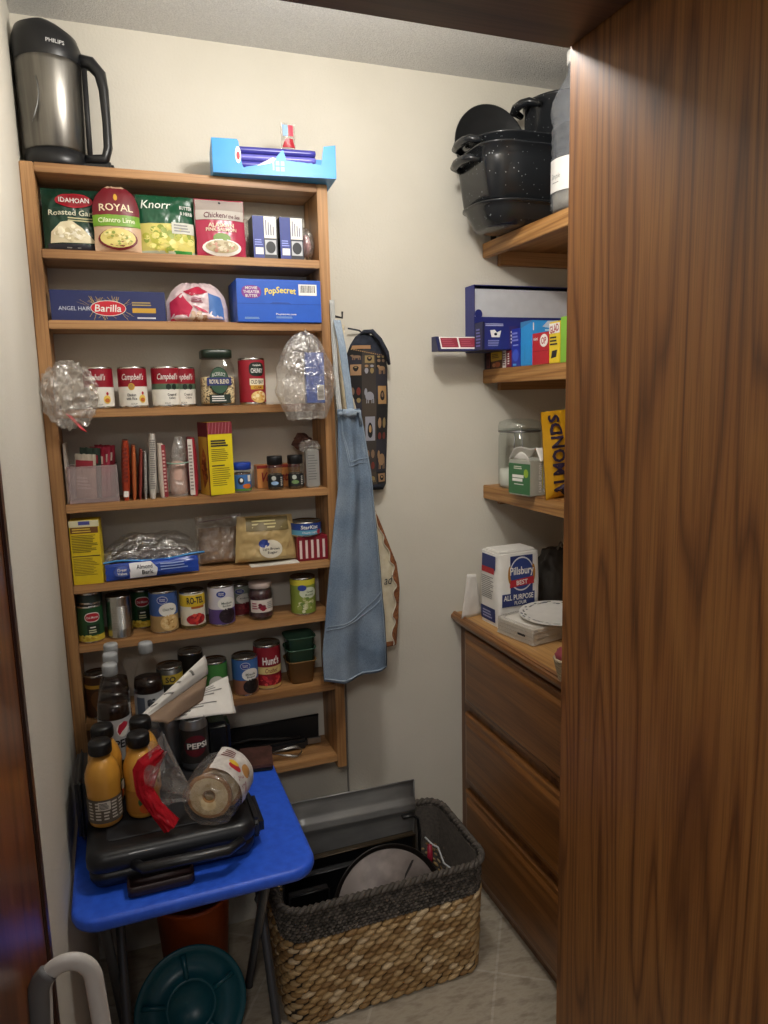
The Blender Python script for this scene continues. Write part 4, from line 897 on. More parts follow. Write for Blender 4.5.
# ------------------------------------------------------------------ bottom row: tools
z7 = ROW[7]
t = thing('electric_knife', 'black carving tool lying at the back of the bottom shelf', 'utensil', (.30, 1.955, z7+.001), (0, 0, R(-4)))
mb = MB(); mb.box(-.15, .16, -.018, .018, 0, .03, BLK, .008); mb.build('housing', t)
mb = MB(); mb.tube([(-.13, -.005, .036), (0, -.008, .052), (.08, -.008, .040), (.14, -.004, .034)], [.006, .008, .008, .005], BLKM, 8, flat=.6); mb.build('grip', t)
mb = MB(); mb.box(.161, .20, -.004, .004, .006, .024, TIND, .001); mb.build('blade_socket', t)
t = thing('black_tray', 'flat black tray leaning at the back of the bottom shelf', 'tray', (.355, 1.988, z7+.001), (R(3), 0, 0))
mb = MB(); mb.box(-.15, .15, -.006, 0, 0, .075, BLKM, .003); mb.build('plate', t)
mb = MB(); mb.tube([(-.15, -.004, .075), (.15, -.004, .075)], .003, BLK, 6); mb.build('rim', t)
# whisk / beater
wy = 1.888
t = thing('whisk', 'flat wire whisk with black handle on the bottom shelf', 'whisk', (PX(258, 738, wy), wy, z7+.016), (0, R(4), R(3)))
mb = MB(); mb.tube([(-.075, 0, .020), (-.05, 0, .021), (0, 0, .018), (.03, 0, .014)], [.009, .011, .010, .006], BLK, 10); mb.build('handle', t)
mb = MB()
for k, (ry_, rz_) in enumerate(((.012, .010), (.007, .014), (-.004, .016), (.016, .004))):
    pts = []
    for i in range(21):
        a = -PI/2+PI*i/20; pts.append((.10+.022*math.cos(a), ry_*math.sin(a), .008+rz_*math.sin(a)))
    pts = [(.028, 0, .014)]+pts+[(.028, 0, .014)]
    mb.tube(pts, .0013, TIN, 6)
mb.build('wire_loops', t)
# ================================================================== folding table
TZ = .620
t = thing('folding_table', 'small bright blue plastic folding table with grey tube legs beside the left wall', 'table', (.088, 1.57, 0))
TX0, TX1, TY0, TY1 = -.143-.088, .322-.088, 1.297-1.57, 1.846-1.57
def rr(hx, hy, r, n=10):
    out = []
    for cx, cy, a0 in ((hx-r, hy-r, 0), (-hx+r, hy-r, 90), (-hx+r, -hy+r, 180), (hx-r, -hy+r, 270)):
        for i in range(n+1):
            a = R(a0+90*i/n); out.append((cx+r*math.cos(a), cy+r*math.sin(a)))
    return out
def slab_rr(mb, cx, cy, hx, hy, r, layers, m):
    # layers: (inset, z)
    vs = []; fs = []; N = None
    for ins, z in layers:
        o = rr(hx-ins, hy-ins, max(.002, r-ins)); N = len(o); vs += [(cx+p[0], cy+p[1], z) for p in o]
    for k in range(len(layers)-1):
        for i in range(N): j = (i+1) % N; fs.append((k*N+i, k*N+j, (k+1)*N+j, (k+1)*N+i))
    fs.append(tuple(range(N-1, -1, -1))); fs.append(tuple((len(layers)-1)*N+i for i in range(N)))
    mb.add(vs, fs, m)
TBL = noisy('blue_table_plastic', '2656d2', '2f62e0', 60, .42, .12, 700)
mb = MB(); slab_rr(mb, (TX0+TX1)/2, (TY0+TY1)/2, (TX1-TX0)/2, (TY1-TY0)/2, .055, [(.014, TZ-.026), (.003, TZ-.024), (0, TZ-.016), (.001, TZ-.006), (.004, TZ-.0015), (.010, TZ), (.03, TZ)], TBL); mb.build('table_top', t)
LEGM = M('55565a', .4, .6)
for sx in (-.178, .138):
    for ya, yb, dx in ((TY0+.06, TY1-.10, 0), (TY1-.10, TY0+.06, .019)):
        mb = MB(); mb.tube([(sx+dx, ya, TZ-.0265), (sx+dx, ya+(yb-ya)*.03, TZ-.05), (sx+dx, yb, .012), (sx+dx, yb, .001)], .0105, LEGM, 12); mb.build('leg', t)
mb = MB(); mb.tube([(-.178, TY0+.06, TZ-.036), (.138, TY0+.06, TZ-.036)], .0095, LEGM, 10); mb.tube([(-.159, TY1-.10, TZ-.036), (.157, TY1-.10, TZ-.036)], .0095, LEGM, 10)
mb.tube([(.156, TY0+.10, TZ-.03), (.128, TY0+.15, TZ-.15), (.15, TY0+.20, TZ-.22)], .007, LEGM, 8); mb.tube([(.19, TY0+.10, TZ-.0265), (.128, TY0+.14, TZ-.13)], .006, LEGM, 8); mb.build('brace', t)

# ================================================================== griddle
GZ = .700
t = thing('electric_griddle', 'large black electric griddle with closed flat lid on the blue table', 'griddle', (.050, 1.572, TZ+.0005))
gx, gy, hg = .163, .205, GZ-TZ-.0005
GB = M('17181b', .38, 0, .5, .15)
mb = MB(); slab_rr(mb, 0, 0, gx, gy, .035, [(.03, .004), (.012, .008), (.004, .022), (.004, .040)], GB); mb.build('base', t)
mb = MB(); slab_rr(mb, 0, 0, gx, gy, .035, [(.004, .0405), (0, .046), (0, .062), (.006, .072), (.012, hg-.002), (.030, hg-.002)], GB)
mb.build('lid', t)
mb = MB(); slab_rr(mb, 0.0, 0.008, gx-.038, gy-.040, .012, [(0, hg-.0015), (.0005, hg-.0005), (.003, hg)], M('222326', .55)); mb.build('top_plate', t)
mb = MB()
hp = [(-.075, -gy-.000, .050), (-.06, -gy-.020, .050), (.10, -gy-.026, .050), (.13, -gy-.004, .050)]
mb.tube(hp, [.011, .012, .012, .010], GB, 12, flat=.9); mb.build('front_handle', t)
mb = MB(); mb.box(gx-.012, gx+.020, -.175, -.045, .022, .066, GB, .012, seg=3); mb.build('side_handle', t)
mb = MB(); mb.box(-gx-.018, -gx+.003, -.06, .10, .030, .165, GB, .010, seg=3); mb.build('lid_hinge', t)
mb = MB(); mb.box(.098, .160, .10, .18, hg-.012, hg+.085, M('121316', .25), .012, seg=3); mb.build('control_housing', t)
mb = MB(); slab_rr(mb, -.03, -gy-.005, .062, .030, .012, [(.006, 0), (0, .004), (0, .022), (.003, .0235), (.006, .012)], M('2a1b1c', .4)); mb.build('table_reflection', t)  # reflection on the table below the griddle front, built as a dark red-brown slab
for sx in (-1, 1):
    for sy in (-1, 1):
        mb = MB(); mb.lathe([(.012, 0), (.014, .002), (.014, .010)], BLKM, 12, Matrix.Translation((sx*(gx-.05), sy*(gy-.05), 0))); mb.build('foot', t)

# ================================================================== bottles and cans on the griddle
OJ = M('d69a3a', .35); OJ2 = M('bd7a22', .4)
def juice(x, y, label, rot, kind):
    t = thing('juice_bottle', label, 'bottle', (x, y, GZ+.0008), (0, 0, rot), 'orange juice bottles on the griddle')
    r = .0335
    out = [(r*.80, 0), (r*.96, .004), (r, .012), (r, .068), (r*1.02, .078), (r*1.06, .094), (r*1.02, .110), (r*.86, .126), (r*.62, .139), (r*.54, .144), (r*.54, .156)]
    mb = MB(); mb.lathe(out, PET, 36); mb.build('bottle_wall', t)
    mb = MB(); mb.lathe([(0, .002)]+[(q*.965, z+.001) for q, z in out[:-2]]+[(r*.45, .143), (0, .1435)], OJ, 32); mb.build('juice', t)
    mb = MB(); mb.lathe([(r*.60, .150), (r*.66, .151), (r*.66, .172), (r*.60, .1755), (0, .176)], BLK, 32)
    for k in range(30):
        a = 2*PI*k/30; mb.box(-.0007, .0007, -r*.675, -r*.655, .153, .171, BLK, .0003, Matrix.Rotation(a, 4, 'Z'))
    mb.build('cap', t)
    mb = MB(); mp = cyl(r*1.012); mb.rect(mp, -PI*r, PI*r, .014, .064, M('5e5346', .45) if kind == 0 else M('b5792c', .45), .0002, 40, 3)
    if kind == 0:
        for k in range(5): mb.lines(mp, -.034+.016*k, -.022+.016*k, .02, .06, 6, M('cfc8bb'), .0006, .5, k)
        mb.rect(mp, -.012, .012, .042, .06, M('d0c9bc'), .0005, 3, 2); mb.lines(mp, -.010, .010, .044, .058, 5, INK, .0009)
    else:
        mb.ell(mp, .004, .040, .020, .016, M('2f5a2a'), .0005); mb.ell(mp, .0, .026, .014, .012, M('cf5a1e'), .0008); mb.ell(mp, .012, .042, .012, .010, M('e0d0b8'), .001)
    mb.build('label', t)
juice(-.074, 1.490, 'orange juice bottle with nutrition panel, front left on the griddle', 0, 0)
juice(-.0005, 1.496, 'orange juice bottle behind the red bread bag end, front right of the four', R(10), 1)
juice(-.0705, 1.564, 'orange juice bottle at the back left, behind the front left bottle', R(50), 1)
juice(.006, 1.570, 'orange juice bottle at the back right, below the tan envelope', R(-20), 1)

COLA = M('1c0f0b', .15)
def cola(x, y, label, rot, lab2=False):
    t = thing('cola_bottle', label, 'bottle', (x, y, GZ+.0008), (0, 0, rot), 'cola bottles on the griddle')
    r = .0345; K = 1.03
    out = [(r*.7, 0), (r*.92, .004), (r*.98, .016), (r*.93, .03), (r, .045), (r, .150), (r*1.0, .162), (r*.90, .185), (r*.70, .208), (r*.46, .226), (r*.40, .232), (r*.40, .250)]
    out = [(a, b*K) for a, b in out]
    mb = MB(); mb.lathe(out, PET, 36); mb.build('bottle_wall', t)
    mb = MB(); mb.lathe([(0, .002)]+[(q*.965, z+.001) for q, z in out[:7]]+[(r*.925, .178*K), (0, .1785*K)], COLA, 32); mb.build('cola', t)
    mb = MB(); mb.lathe([(r*.42, .240*K), (r*.47, .241*K), (r*.47, .262*K), (r*.43, .2645*K), (0, .265*K)], M('a9acae', .45), 28)
    for k in range(36):
        a = 2*PI*k/36; mb.box(-.0004, .0004, -r*.485, -r*.465, .243*K, .261*K, M('9a9d9f', .45), .0002, Matrix.Rotation(a, 4, 'Z'))
    mb.build('cap', t)
    mb = MB(); mp = cyl(r*1.010); mb.rect(mp, -PI*r, PI*r, .055*K, .148*K, M('b4b6b8', .35), .0002, 44, 4)
    if lab2:
        for k in range(4): mb.rect(mp, -.006, .006, .070+.018*k, .084+.018*k, M('4a4d55'), .0006, 3, 1)
        mb.rect(mp, -.034, -.012, .06, .145, M('5a6270'), .0005, 6, 3); mb.text(mp, 'PEPSI', .004, .105, .07, .016, INK, .0010, .02, 0, PI/2)
    else:
        mb.ell(mp, .014, .128, .014, .017, WHT, .0005); mb.poly(mp, [(.002, .126), (.006, .140), (.018, .146), (.028, .140), (.024, .132), (.012, .124), (.006, .116)], M('b8243c'), .0009)
        mb.text(mp, 'PEPSI', .018, .096, .046, .020, INK, .0011, .03)
    mb.build('label', t)
cola(-.048, 1.665, 'cola bottle with red emblem, nearest of the row by the left wall', R(6))
cola(-.047, 1.738, 'cola bottle directly behind the nearest one by the left wall', R(-30))
cola(-.046, 1.811, 'rearmost cola bottle of the row by the left wall', R(20))
cola(.033, 1.786, 'cola bottle with sideways lettering, right of the row of three', R(0), True)

def soda(x, y, label, deco, rot=0):
    t = thing('soda_can', label, 'can', (x, y, GZ+.0008), (0, 0, rot), 'soda cans on the griddle')
    r = .0325
    mb = MB(); mb.lathe([(r*.74, .002), (r*.80, 0), (r*.84, .002), (r, .012), (r, .100), (r*.97, .106), (r*.84, .117), (r*.82, .120), (r*.80, .1215), (r*.76, .1205), (r*.72, .1165), (r*.3, .117), (0, .117)], M('8e9094', .3, .85), 36)
    if deco: deco(mb, cyl(r), r)
    mb.build('can_body', t)
    mb = MB(); mb.tube([(.010*math.cos(a), .004+.008*math.sin(a), .1185) for a in [2*PI*i/14 for i in range(14)]], .0012, TIN, 6, True); mb.tube([(0, 0, .1178), (0, -.006, .1185)], .002, TIN, 6, flat=.4); mb.build('pull_tab', t)
def d_pepsi(mb, mp, r):
    mb.rect(mp, -.05, .05, .02, .100, M('43413f', .3, .6), .0002, 30, 3)
    mb.ell(mp, .0, .062, .027, .026, M('5e1420'), .0006); mb.rect(mp, -.024, .024, .054, .072, M('26262a'), .0010); mb.text(mp, 'PEPSI', .004, .063, .046, .014, WHT, .0014, .03)
soda(.122, 1.655, 'cola can with dark red round emblem at the right end of the cans', d_pepsi)
soda(.068, 1.690, 'silver soda can between the envelope and the cola can', None)
soda(.020, 1.642, 'silver soda can top showing behind the juice bottles, under the envelope', lambda mb, mp, r: mb.rect(mp, -.05, .05, .02, .1, M('b8b9bc', .35, .5), .0002, 30, 2))

# ================================================================== papers
PAPER = M('dedbd5', .75); KRAFT = M('8b7460', .8)
def sheet(name, label, c4, m, seed=0, curl=.008, prints=None, cat='paper'):
    a, b, c, d = [Vector(p) for p in c4]   # bl, br, tr, tl
    nrm = (b-a).cross(d-a).normalized()
    base = (a+b+c+d)/4
    def s(u, v): return (a*(1-u)+b*u)*(1-v)+(d*(1-u)+c*u)*v+nrm*(curl*math.sin(u*PI)*math.sin(v*2.2+.4)+.004*noise.noise(Vector((u*3+seed, v*3, 0))))-base
    mb = MB(); mb.patch(s, 16, 16, m)
    if prints:
        for side in (1, -1):
            mp = lambda p, q, l, side=side: s(p, q)+nrm*l*side
            for i in range(prints):
                v0 = .08+.84*i/prints; mb.rect(mp, .08, .08+.5*random.uniform(.4, 1.4), v0, v0+.028, M('8a8884'), .0012, 6, 1)
    o = mb.build(name, None, base, None, label, cat, solid=.0004)
    return o
A = lambda u, v, y: aty(u, v, y)
sheet('receipt', 'long white receipt leaning against the tins, behind the tan envelope', [A(127, 728, 1.607), A(152, 716, 1.635), A(208, 674, 1.772), A(205, 655, 1.775)], PAPER, 1, .012, 5)
sheet('envelope', 'crumpled tan paper envelope lying across the soda cans', [A(140, 722, 1.60), A(168, 724, 1.60), A(203, 700, 1.69), A(207, 676, 1.725)], KRAFT, 3, .016)
sheet('receipt', 'white printed sheet spread over the soda cans, right of the tan envelope', [A(158, 723, 1.622), A(236, 713, 1.675), A(228, 676, 1.770), A(204, 688, 1.735)], PAPER, 5, .006, 10)

# wallet
wp = atz(256, 757, .638)
t = thing('wallet', 'brown leather wallet on the back right corner of the blue table', 'wallet', (wp.x, wp.y+.008, TZ+.0006), (0, 0, R(-9)))
LEA = noisy('leather', '3e2620', '563630', 50, .55, .2, 260)
mb = MB(); mb.box(-.042, .042, -.055, .055, .0, .007, BLK, .003); mb.build('lower_flap', t)
mb = MB(); mb.box(-.043, .043, -.054, .056, .0075, .015, LEA, .004); mb.build('leather_cover', t)

# ================================================================== bagels in their bag
BG = noisy('bagel_crust', '9a6632', 'c0905a', 14, .6, .3, 40); CRUMB = noisy('bagel_crumb', 'd8bd8c', 'efdcb4', 60, .85, .4, 120)
def bagel(loc, rot, label):
    mb = MB(); n = 36
    def f(u, v):
        a = 2*PI*u; b = 2*PI*v; k = 1+.03*nz(math.cos(a)*2, math.sin(a)*2, v)
        return ((.0285+.0185*math.cos(b))*math.cos(a)*k, .0165*math.sin(b)*(1 if math.sin(b) > 0 else .25), (.0285+.0185*math.cos(b))*math.sin(a)*k)
    vs = []; fs = []; ms = []
    mb.patch(f, 40, 20, lambda u, v: CRUMB if .60 < v < .86 else BG, True, wrapu=True)
    return mb.build('bagel', None, loc, rot, label, 'bagel', 'bagels in the clear bag')
bc = Vector((.140, 1.425, GZ+.052))
bagel((bc.x-.014, bc.y-.012, bc.z), (R(-4), 0, R(-22)), 'cut bagel half facing out at the front of the bag')
bagel((bc.x+.012, bc.y+.016, bc.z), (R(-4), 0, R(-22)), 'bagel behind the front cut bagel in the bag')
bagel((bc.x+.026, bc.y+.038, bc.z), (R(-4), 0, R(-22)), 'rearmost bagel, under the printed side of the bag')
t = thing('bagel_bag', 'clear bag of bagels with white printed panel and twisted neck on the griddle', 'bag', (bc.x, bc.y, GZ+.001))
mb = MB()
ax = Vector((.42, .90, 0)).normalized(); sd = Vector((ax.y, -ax.x, 0))
def bagf(u, v):
    a = 2*PI*u; s_ = -.046+.125*v; rad = .059*(1-.10*abs(2*v-1)**4)
    k = 1+.06*nz(math.cos(a)*2, math.sin(a)*2, v*3)+.05*nz(math.cos(a)*6, math.sin(a)*6, v*7)
    if v < .06: rad *= .3+.7*v/.06
    if v > .9: rad *= 1-(v-.9)/.1*.8
    p = ax*s_+sd*(rad*k*math.cos(a)); return (p.x, p.y, max(.0006, .052+rad*k*math.sin(a)*.98))
mb.patch(bagf, 44, 34, FILM, False, wrapu=True); mb.build('film', t)
PRN = noisy('printed_film', 'bdb6b0', 'e4dfd8', 35, .35)
mb = MB()
def prn(u, v):
    a = PI*(-.10+.62*u); s_ = -.018+.088*v; rad = .0615*(1+.03*nz(u*5, v*5, 2)); p = ax*s_+sd*(rad*math.cos(a)); return Vector((p.x, p.y, .052+rad*math.sin(a)))
mb.patch(prn, 18, 14, PRN)
mq = lambda a, b, l: prn(.5+a, .5+b)+Vector((0, 0, l))+Vector((-.3*l, -l, 0))
mb.ell(mq, .10, -.12, .13, .10, M('b01c28'), .0008); mb.ell(mq, .15, -.02, .10, .07, M('d8b030'), .0011); mb.ell(mq, -.12, .12, .12, .18, M('b8854a'), .0008); mb.lines(mq, -.4, .0, -.4, -.1, 5, M('9a5058'), .001); mb.lines(mq, .2, .45, .1, .4, 4, M('6a2a2a'), .001)
mb.build('printed_panel', t)
mb = MB()
def neck(u, v):
    q = v; a = 2*PI*u
    c = Vector((-.052-.055*q, -.006+.006*q, .062+.052*q)); rad = .010+.066*q**1.1
    k = 1+.25*nz(math.cos(a)*3, math.sin(a)*3, 2)+.16*math.sin(a*7)
    return c+Vector((.35*rad*k*math.cos(a), -.16*rad*math.cos(a*2)-.004*math.sin(a*5), rad*k*math.sin(a)*.95+.012*math.cos(a)))
mb.patch(neck, 60, 14, FILM2, False, wrapu=True); mb.build('gathered_neck', t)
mb = MB()
RB = clear('red_film', 'b8202c', .75, .2, 1.5)
pts = [(A(163, 748, 1.44)), (A(146, 768, 1.43)), (A(144, 790, 1.42)), (A(156, 808, 1.405)), (A(172, 826, 1.39))]
wds = [.012, .026, .017, .015, .019]
def redf(u, v):
    k = v*(len(pts)-1); i = min(len(pts)-2, int(k)); q = k-i; p = pts[i]*(1-q)+pts[i+1]*q; wd = wds[i]*(1-q)+wds[i+1]*q
    d = (pts[i+1]-pts[i]).normalized(); s_ = d.cross(Vector((0, -1, 0))).normalized()
    return p+s_*((u-.5)*2*wd)+Vector((0, -.010*math.sin(u*PI)+.005*nz(u*6, v*8, 3), .0))-Vector(t.location)
mb.patch(redf, 16, 30, RB, False); mb.build('red_end', t, solid=.0006)

# ================================================================== under the table
t = thing('orange_pail', 'orange plastic pail standing on the floor under the table', 'pail', (.098, 1.755, .001))
mb = MB(); mb.lathe([(.068, 0), (.072, .004), (.092, .30), (.095, .302), (.095, .312), (.090, .312), (.088, .30), (.068, .008), (0, .007)], M('b5501c', .4), 40); mb.build('pail_wall', t)
mb = MB(); mb.tube([(.096*math.cos(a), -.03*math.sin(a)-.002, .295+.055*math.sin(a)) for a in [PI*i/16 for i in range(17)]], .003, BLK, 8); mb.build('bail_handle', t)
TEAL = M('12525e', .35)
rd = .130
t = thing('divided_tray', 'round teal plastic divided tray standing on edge under the table', 'tray', (PX(190, 1000, 1.60), 1.60, rd*math.sin(R(66))+.010), (R(66), 0, R(6)))
mb = MB(); mb.lathe([(0, 0), (rd*.38, 0), (rd*.40, .016), (rd*.43, .018), (rd*.46, .016), (rd*.50, .002), (rd*.80, .002), (rd*.88, .016), (rd*.96, .022), (rd, .020), (rd, .017), (rd*.95, .017), (rd*.82, -.003), (0, -.005)], TEAL, 56); mb.build('tray_dish', t)
for k in range(5):
    mb = MB(); mb.tube([(rd*.44, 0, .012), (rd*.6, 0, .013), (rd*.86, 0, .014)], [.006, .006, .007], TEAL, 8, X=Matrix.Rotation(R(20+72*k), 4, 'Z')); mb.build('divider', t)

# ================================================================== wicker basket
BX0, BX1, BY0, BY1, BH = .284, .846, 1.548, 1.885, .338
bcx, bcy = (BX0+BX1)/2, (BY0+BY1)/2; bhx, bhy, brr = (BX1-BX0)/2, (BY1-BY0)/2, .055
t = thing('storage_basket', 'rectangular seagrass basket with dark woven top band, holding baking pans', 'basket', (bcx, bcy, 0))
def perim(hx, hy, r):
    o = rr(hx, hy, r, 12); o.append(o[0]); L_ = [0]
    for p, q in zip(o, o[1:]): L_.append(L_[-1]+math.hypot(q[0]-p[0], q[1]-p[1]))
    return o, L_
def along(o, L_, s_):
    s_ %= L_[-1]
    lo, hi = 0, len(L_)-1
    while hi-lo > 1:
        mid = (lo+hi)//2
        if L_[mid] <= s_: lo = mid
        else: hi = mid
    q = (s_-L_[lo])/max(1e-9, L_[hi]-L_[lo]); p, e = o[lo], o[hi]
    return (p[0]+(e[0]-p[0])*q, p[1]+(e[1]-p[1])*q), Vector((e[0]-p[0], e[1]-p[1], 0)).normalized()
GR = [M(c, .7) for c in ('a78759', 'b89a6e', '8d6c42', 'cbb28c', '9c7a4c', 'b5966a')]
DK = [M(c, .75) for c in ('4a443d', '57504a', '3b3630', '675f57')]
def weave(z0, z1, rows, nb, mats, fat, tilt, inset, seed):
    mb = MB(); rn = random.Random(seed); rh = (z1-z0)/rows
    bm = bmesh.new(); bmesh.ops.create_uvsphere(bm, u_segments=8, v_segments=6, radius=1); bm.verts.index_update()
    sv = [q.co.copy() for q in bm.verts]; sf = [[q.index for q in f.verts] for f in bm.faces]; bm.free()
    for k in range(rows):
        z = z0+rh*(k+.5); ins = inset+.010*(1-z/BH); o, L_ = perim(bhx-ins, bhy-ins, brr)
        st = L_[-1]/nb
        for i in range(nb):
            p, tg = along(o, L_, (i+.5*(k % 2)+rn.uniform(-.08, .08))*st); nrm = Vector((tg.y, -tg.x, 0)); ax_ = (tg+Vector((0, 0, tilt))).normalized(); b = nrm.cross(ax_)
            la, lb, lc = st*.60*rn.uniform(.9, 1.15), rh*fat*rn.uniform(.85, 1.1), rh*.55
            c = Vector((p[0], p[1], z+rn.uniform(-.0008, .0008)))+nrm*rn.uniform(-.0012, .0012)
            mb.add([c+ax_*(v.x*la)+b*(v.y*lb)+nrm*(v.z*lc) for v in sv], sf, mats[rn.randrange(len(mats))])
    return mb
weave(.004, .240, 15, 50, GR, .54, .30, .007, 3).build('natural_weave', t)
weave(.240, .326, 10, 150, DK, .50, .25, .006, 5).build('dark_weave', t)
mb = MB(); o, L_ = perim(bhx-.004, bhy-.004, brr); n = 330
for ph in (0, PI):
    pts = []
    for i in range(n):
        p, tg = along(o, L_, L_[-1]*i/n); nrm = Vector((tg.y, -tg.x, 0)); a = 2*PI*i*110/n*.5+ph
        pts.append(Vector((p[0], p[1], BH-.008))+nrm*(.0048*math.cos(a))+Vector((0, 0, .0048*math.sin(a))))
    mb.tube(pts, .0062, DK[0] if ph else DK[1], 6, True)
mb.build('rope_rim', t)
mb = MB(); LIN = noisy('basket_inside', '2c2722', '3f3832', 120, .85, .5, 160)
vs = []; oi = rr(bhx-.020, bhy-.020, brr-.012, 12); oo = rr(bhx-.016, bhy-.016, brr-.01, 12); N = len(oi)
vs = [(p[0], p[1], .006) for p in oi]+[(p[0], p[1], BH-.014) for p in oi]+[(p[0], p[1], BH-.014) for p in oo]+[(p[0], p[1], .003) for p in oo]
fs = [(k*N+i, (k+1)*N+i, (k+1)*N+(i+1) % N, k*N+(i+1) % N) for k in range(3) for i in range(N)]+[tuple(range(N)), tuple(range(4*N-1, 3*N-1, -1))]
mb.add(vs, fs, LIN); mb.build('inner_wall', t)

# pans in the basket
PANM = noisy('dark_pan_metal', '7c7c7b', 'a0a09e', 12, .34, 0, None, .35, stretch=(.3, 1, 1))
t = thing('baking_sheet', 'large grey metal baking sheet with rolled side, standing at the back of the basket', 'pan', (.548, 1.842, .052), (R(4), R(1.5), R(0)))
mb = MB(); prof = [(0, 0), (-.001, .24), (-.003, .290), (-.012, .312), (-.010, .330), (.002, .345), (.010, .380), (.010, .392)]
mb.patch(lambda u, v: (lambda k: ((u-.5)*.37, prof[int(k)][0]+(prof[min(7, int(k)+1)][0]-prof[int(k)][0])*(k-int(k)), prof[int(k)][1]+(prof[min(7, int(k)+1)][1]-prof[int(k)][1])*(k-int(k))))(v*6.999), 8, 42, PANM); mb.build('sheet', t, solid=.0015)
mb = MB(); mb.tube([(-.185, .010, .393), (.185, .010, .393)], .0028, PANM, 8); mb.tube([(.185, 0, 0), (.185, -.001, .28), (.185, .0, .34), (.185, .010, .393)], .0022, PANM, 8); mb.build('rolled_rim', t)
def flat_pan(name, label, x0, x1, y, ztop, m, rim, lean=5, dep=.018, zb=.012, rotz=0):
    t = thing(name, label, 'pan', ((x0+x1)/2, y, zb), (R(lean), 0, R(rotz))); h = ztop-zb; hw = (x1-x0)/2
    mb = MB(); mb.box(-hw, hw, -.001, .001, 0, h, m, .0006); mb.build('plate', t)
    mb = MB()
    mb.box(-hw, hw, -dep, -.001, h-.003, h, rim, .001); mb.box(-hw, -hw+.003, -dep, -.001, 0, h-.003, rim, .001); mb.box(hw-.003, hw, -dep, -.001, 0, h-.003, rim, .001); mb.box(-hw, hw, -dep, -.001, 0, .003, rim, .001)
    mb.tube([(-hw, -dep, 0), (hw, -dep, 0), (hw, -dep, h), (-hw, -dep, h)], .003, rim, 8, True); mb.build('rim', t); return t
BPAN = M('141517', .35); BRZ = M('4d4234', .4, .6)
flat_pan('baking_tray', 'black baking tray with bronze rim in the middle of the basket', .335, .712, 1.785, .325, BPAN, BRZ, 4)
flat_pan('baking_tray', 'black non-stick tray with thin grey edges, in front of the bronze-rimmed tray', .325, .60, 1.748, .305, BPAN, M('3b3c3e', .35, .6), 4)
flat_pan('baking_tray', 'scratched black tray at the front left of the basket', .330, .432, 1.706, .296, M('101114', .3), BPAN, 6)
mb = MB(); mb.tube([(.0, .0, .0), (.0, .0, .285), (-.006, -.002, .322), (-.022, -.004, .338), (-.055, -.006, .340)], .0075, M('2a2a2b', .35, .4), 10, flat=.6)
mb.build('pan_handle', None, (.748, 1.800, .012), None, 'curved black and grey pan handle sticking up at the right of the basket', 'handle')
# round pan
cr = .156
t = thing('pizza_pan', 'round worn pizza pan with black rim leaning at the front of the basket', 'pan', (.594, 1.650, .200), (R(70), 0, R(-2)))
WORN = noisy('worn_pan', '6e6461', '8f8580', 9, .5, .1, 30, .2, .44, .56)
mb = MB(); mb.lathe([(0, 0), (cr*.88, 0), (cr*.915, .0015), (cr*.915, .003), (0, .0025)], WORN, 64)
up_ = lambda a, b, l: (a, b, .0026+l)
mb.poly(up_, [(-.05, .02), (.02, .05), (.05, .02), (.01, -.02), (-.06, -.03)], M('80766e', .6), .0004)
mb.poly(up_, [(.05, .055), (.075, .085), (.085, .10), (.078, .10), (.055, .07)], M('2a2624', .6), .0005)
mb.build('pan_face', t)
mb = MB(); mb.lathe([(cr*.91, .001), (cr*.98, .010), (cr, .012), (cr*1.01, .009), (cr*.985, .005), (cr*.91, -.001)], M('2a2522', .3, .4), 64); mb.build('rim', t)
mb = MB(); mb.tube([A(430, 836, 1.80), A(437, 843, 1.775), A(443, 846, 1.757), A(449, 862, 1.735), A(459, 869, 1.70), A(459, 900, 1.70)], .0028, M('b9bbbc', .4), 8); c0 = A(445, 850, 1.75)
mb.v = [tuple(Vector(p)-c0) for p in mb.v]; mb.build('wire_rack', None, c0+Vector((-.016, 0, 0)), None, 'bent white wire rack inside the right end of the basket', 'rack')
t = thing('silicone_spatula', 'small red-tipped utensil between the pans at the right of the basket', 'utensil', (.765, 1.752, .012), (R(-3), 0, 0))
mb = MB(); mb.tube([(0, 0, 0), (0, 0, .20)], .006, BLK, 8); mb.build('shaft', t)
mb = MB(); mb.tube([(0, 0, .20), (0, 0, .215), (0, 0, .252)], [.008, .009, .007], M('9c2038', .4), 8); mb.build('red_tip', t)
# ================================================================== things hanging beside the shelf unit
def drape(rows, y, nu=26, nv=60, seed=0, amp=.010, waves=2.6):
    # rows: (v_pixel_height z, x0, x1); interpolated top to bottom
    def f(u, v):
        k = v*(len(rows)-1); i = min(len(rows)-2, int(k)); q = k-i; q = q*q*(3-2*q)*.5+q*.5
        z = rows[i][0]*(1-q)+rows[i+1][0]*q; a = rows[i][1]*(1-q)+rows[i+1][1]*q; b = rows[i][2]*(1-q)+rows[i+1][2]*q
        fold = amp*math.sin(u*waves*2*PI+seed+1.2*v)*(.35+.65*v)+.006*nz(u*3+seed, v*6, 1)+.003*nz(u*9, v*14, seed)
        return Vector((a+(b-a)*u, y+fold-.010*math.sin(PI*u), z))
    return f
AY = 1.822
pr = [(409, 337, 359), (417, 338, 361), (440, 338.5, 365), (472, 339, 370), (487, 339, 371.5), (530, 334, 376), (573, 329.5, 380), (620, 326, 384), (651, 323.6, 385.5), (678, 325, 386)]
rows = []
for v, l, r in pr:
    rows.append((PZ((l+r)/2, v, AY), PX(l, v, AY), PX(r, v, AY)))
hx_, hz_ = PX(337, 318, AY), PZ(337, 318, AY)
t = thing('denim_apron', 'faded blue denim apron hanging from the side of the shelf unit', 'apron', (hx_, 1.845, hz_))
T0 = Vector(t.location)
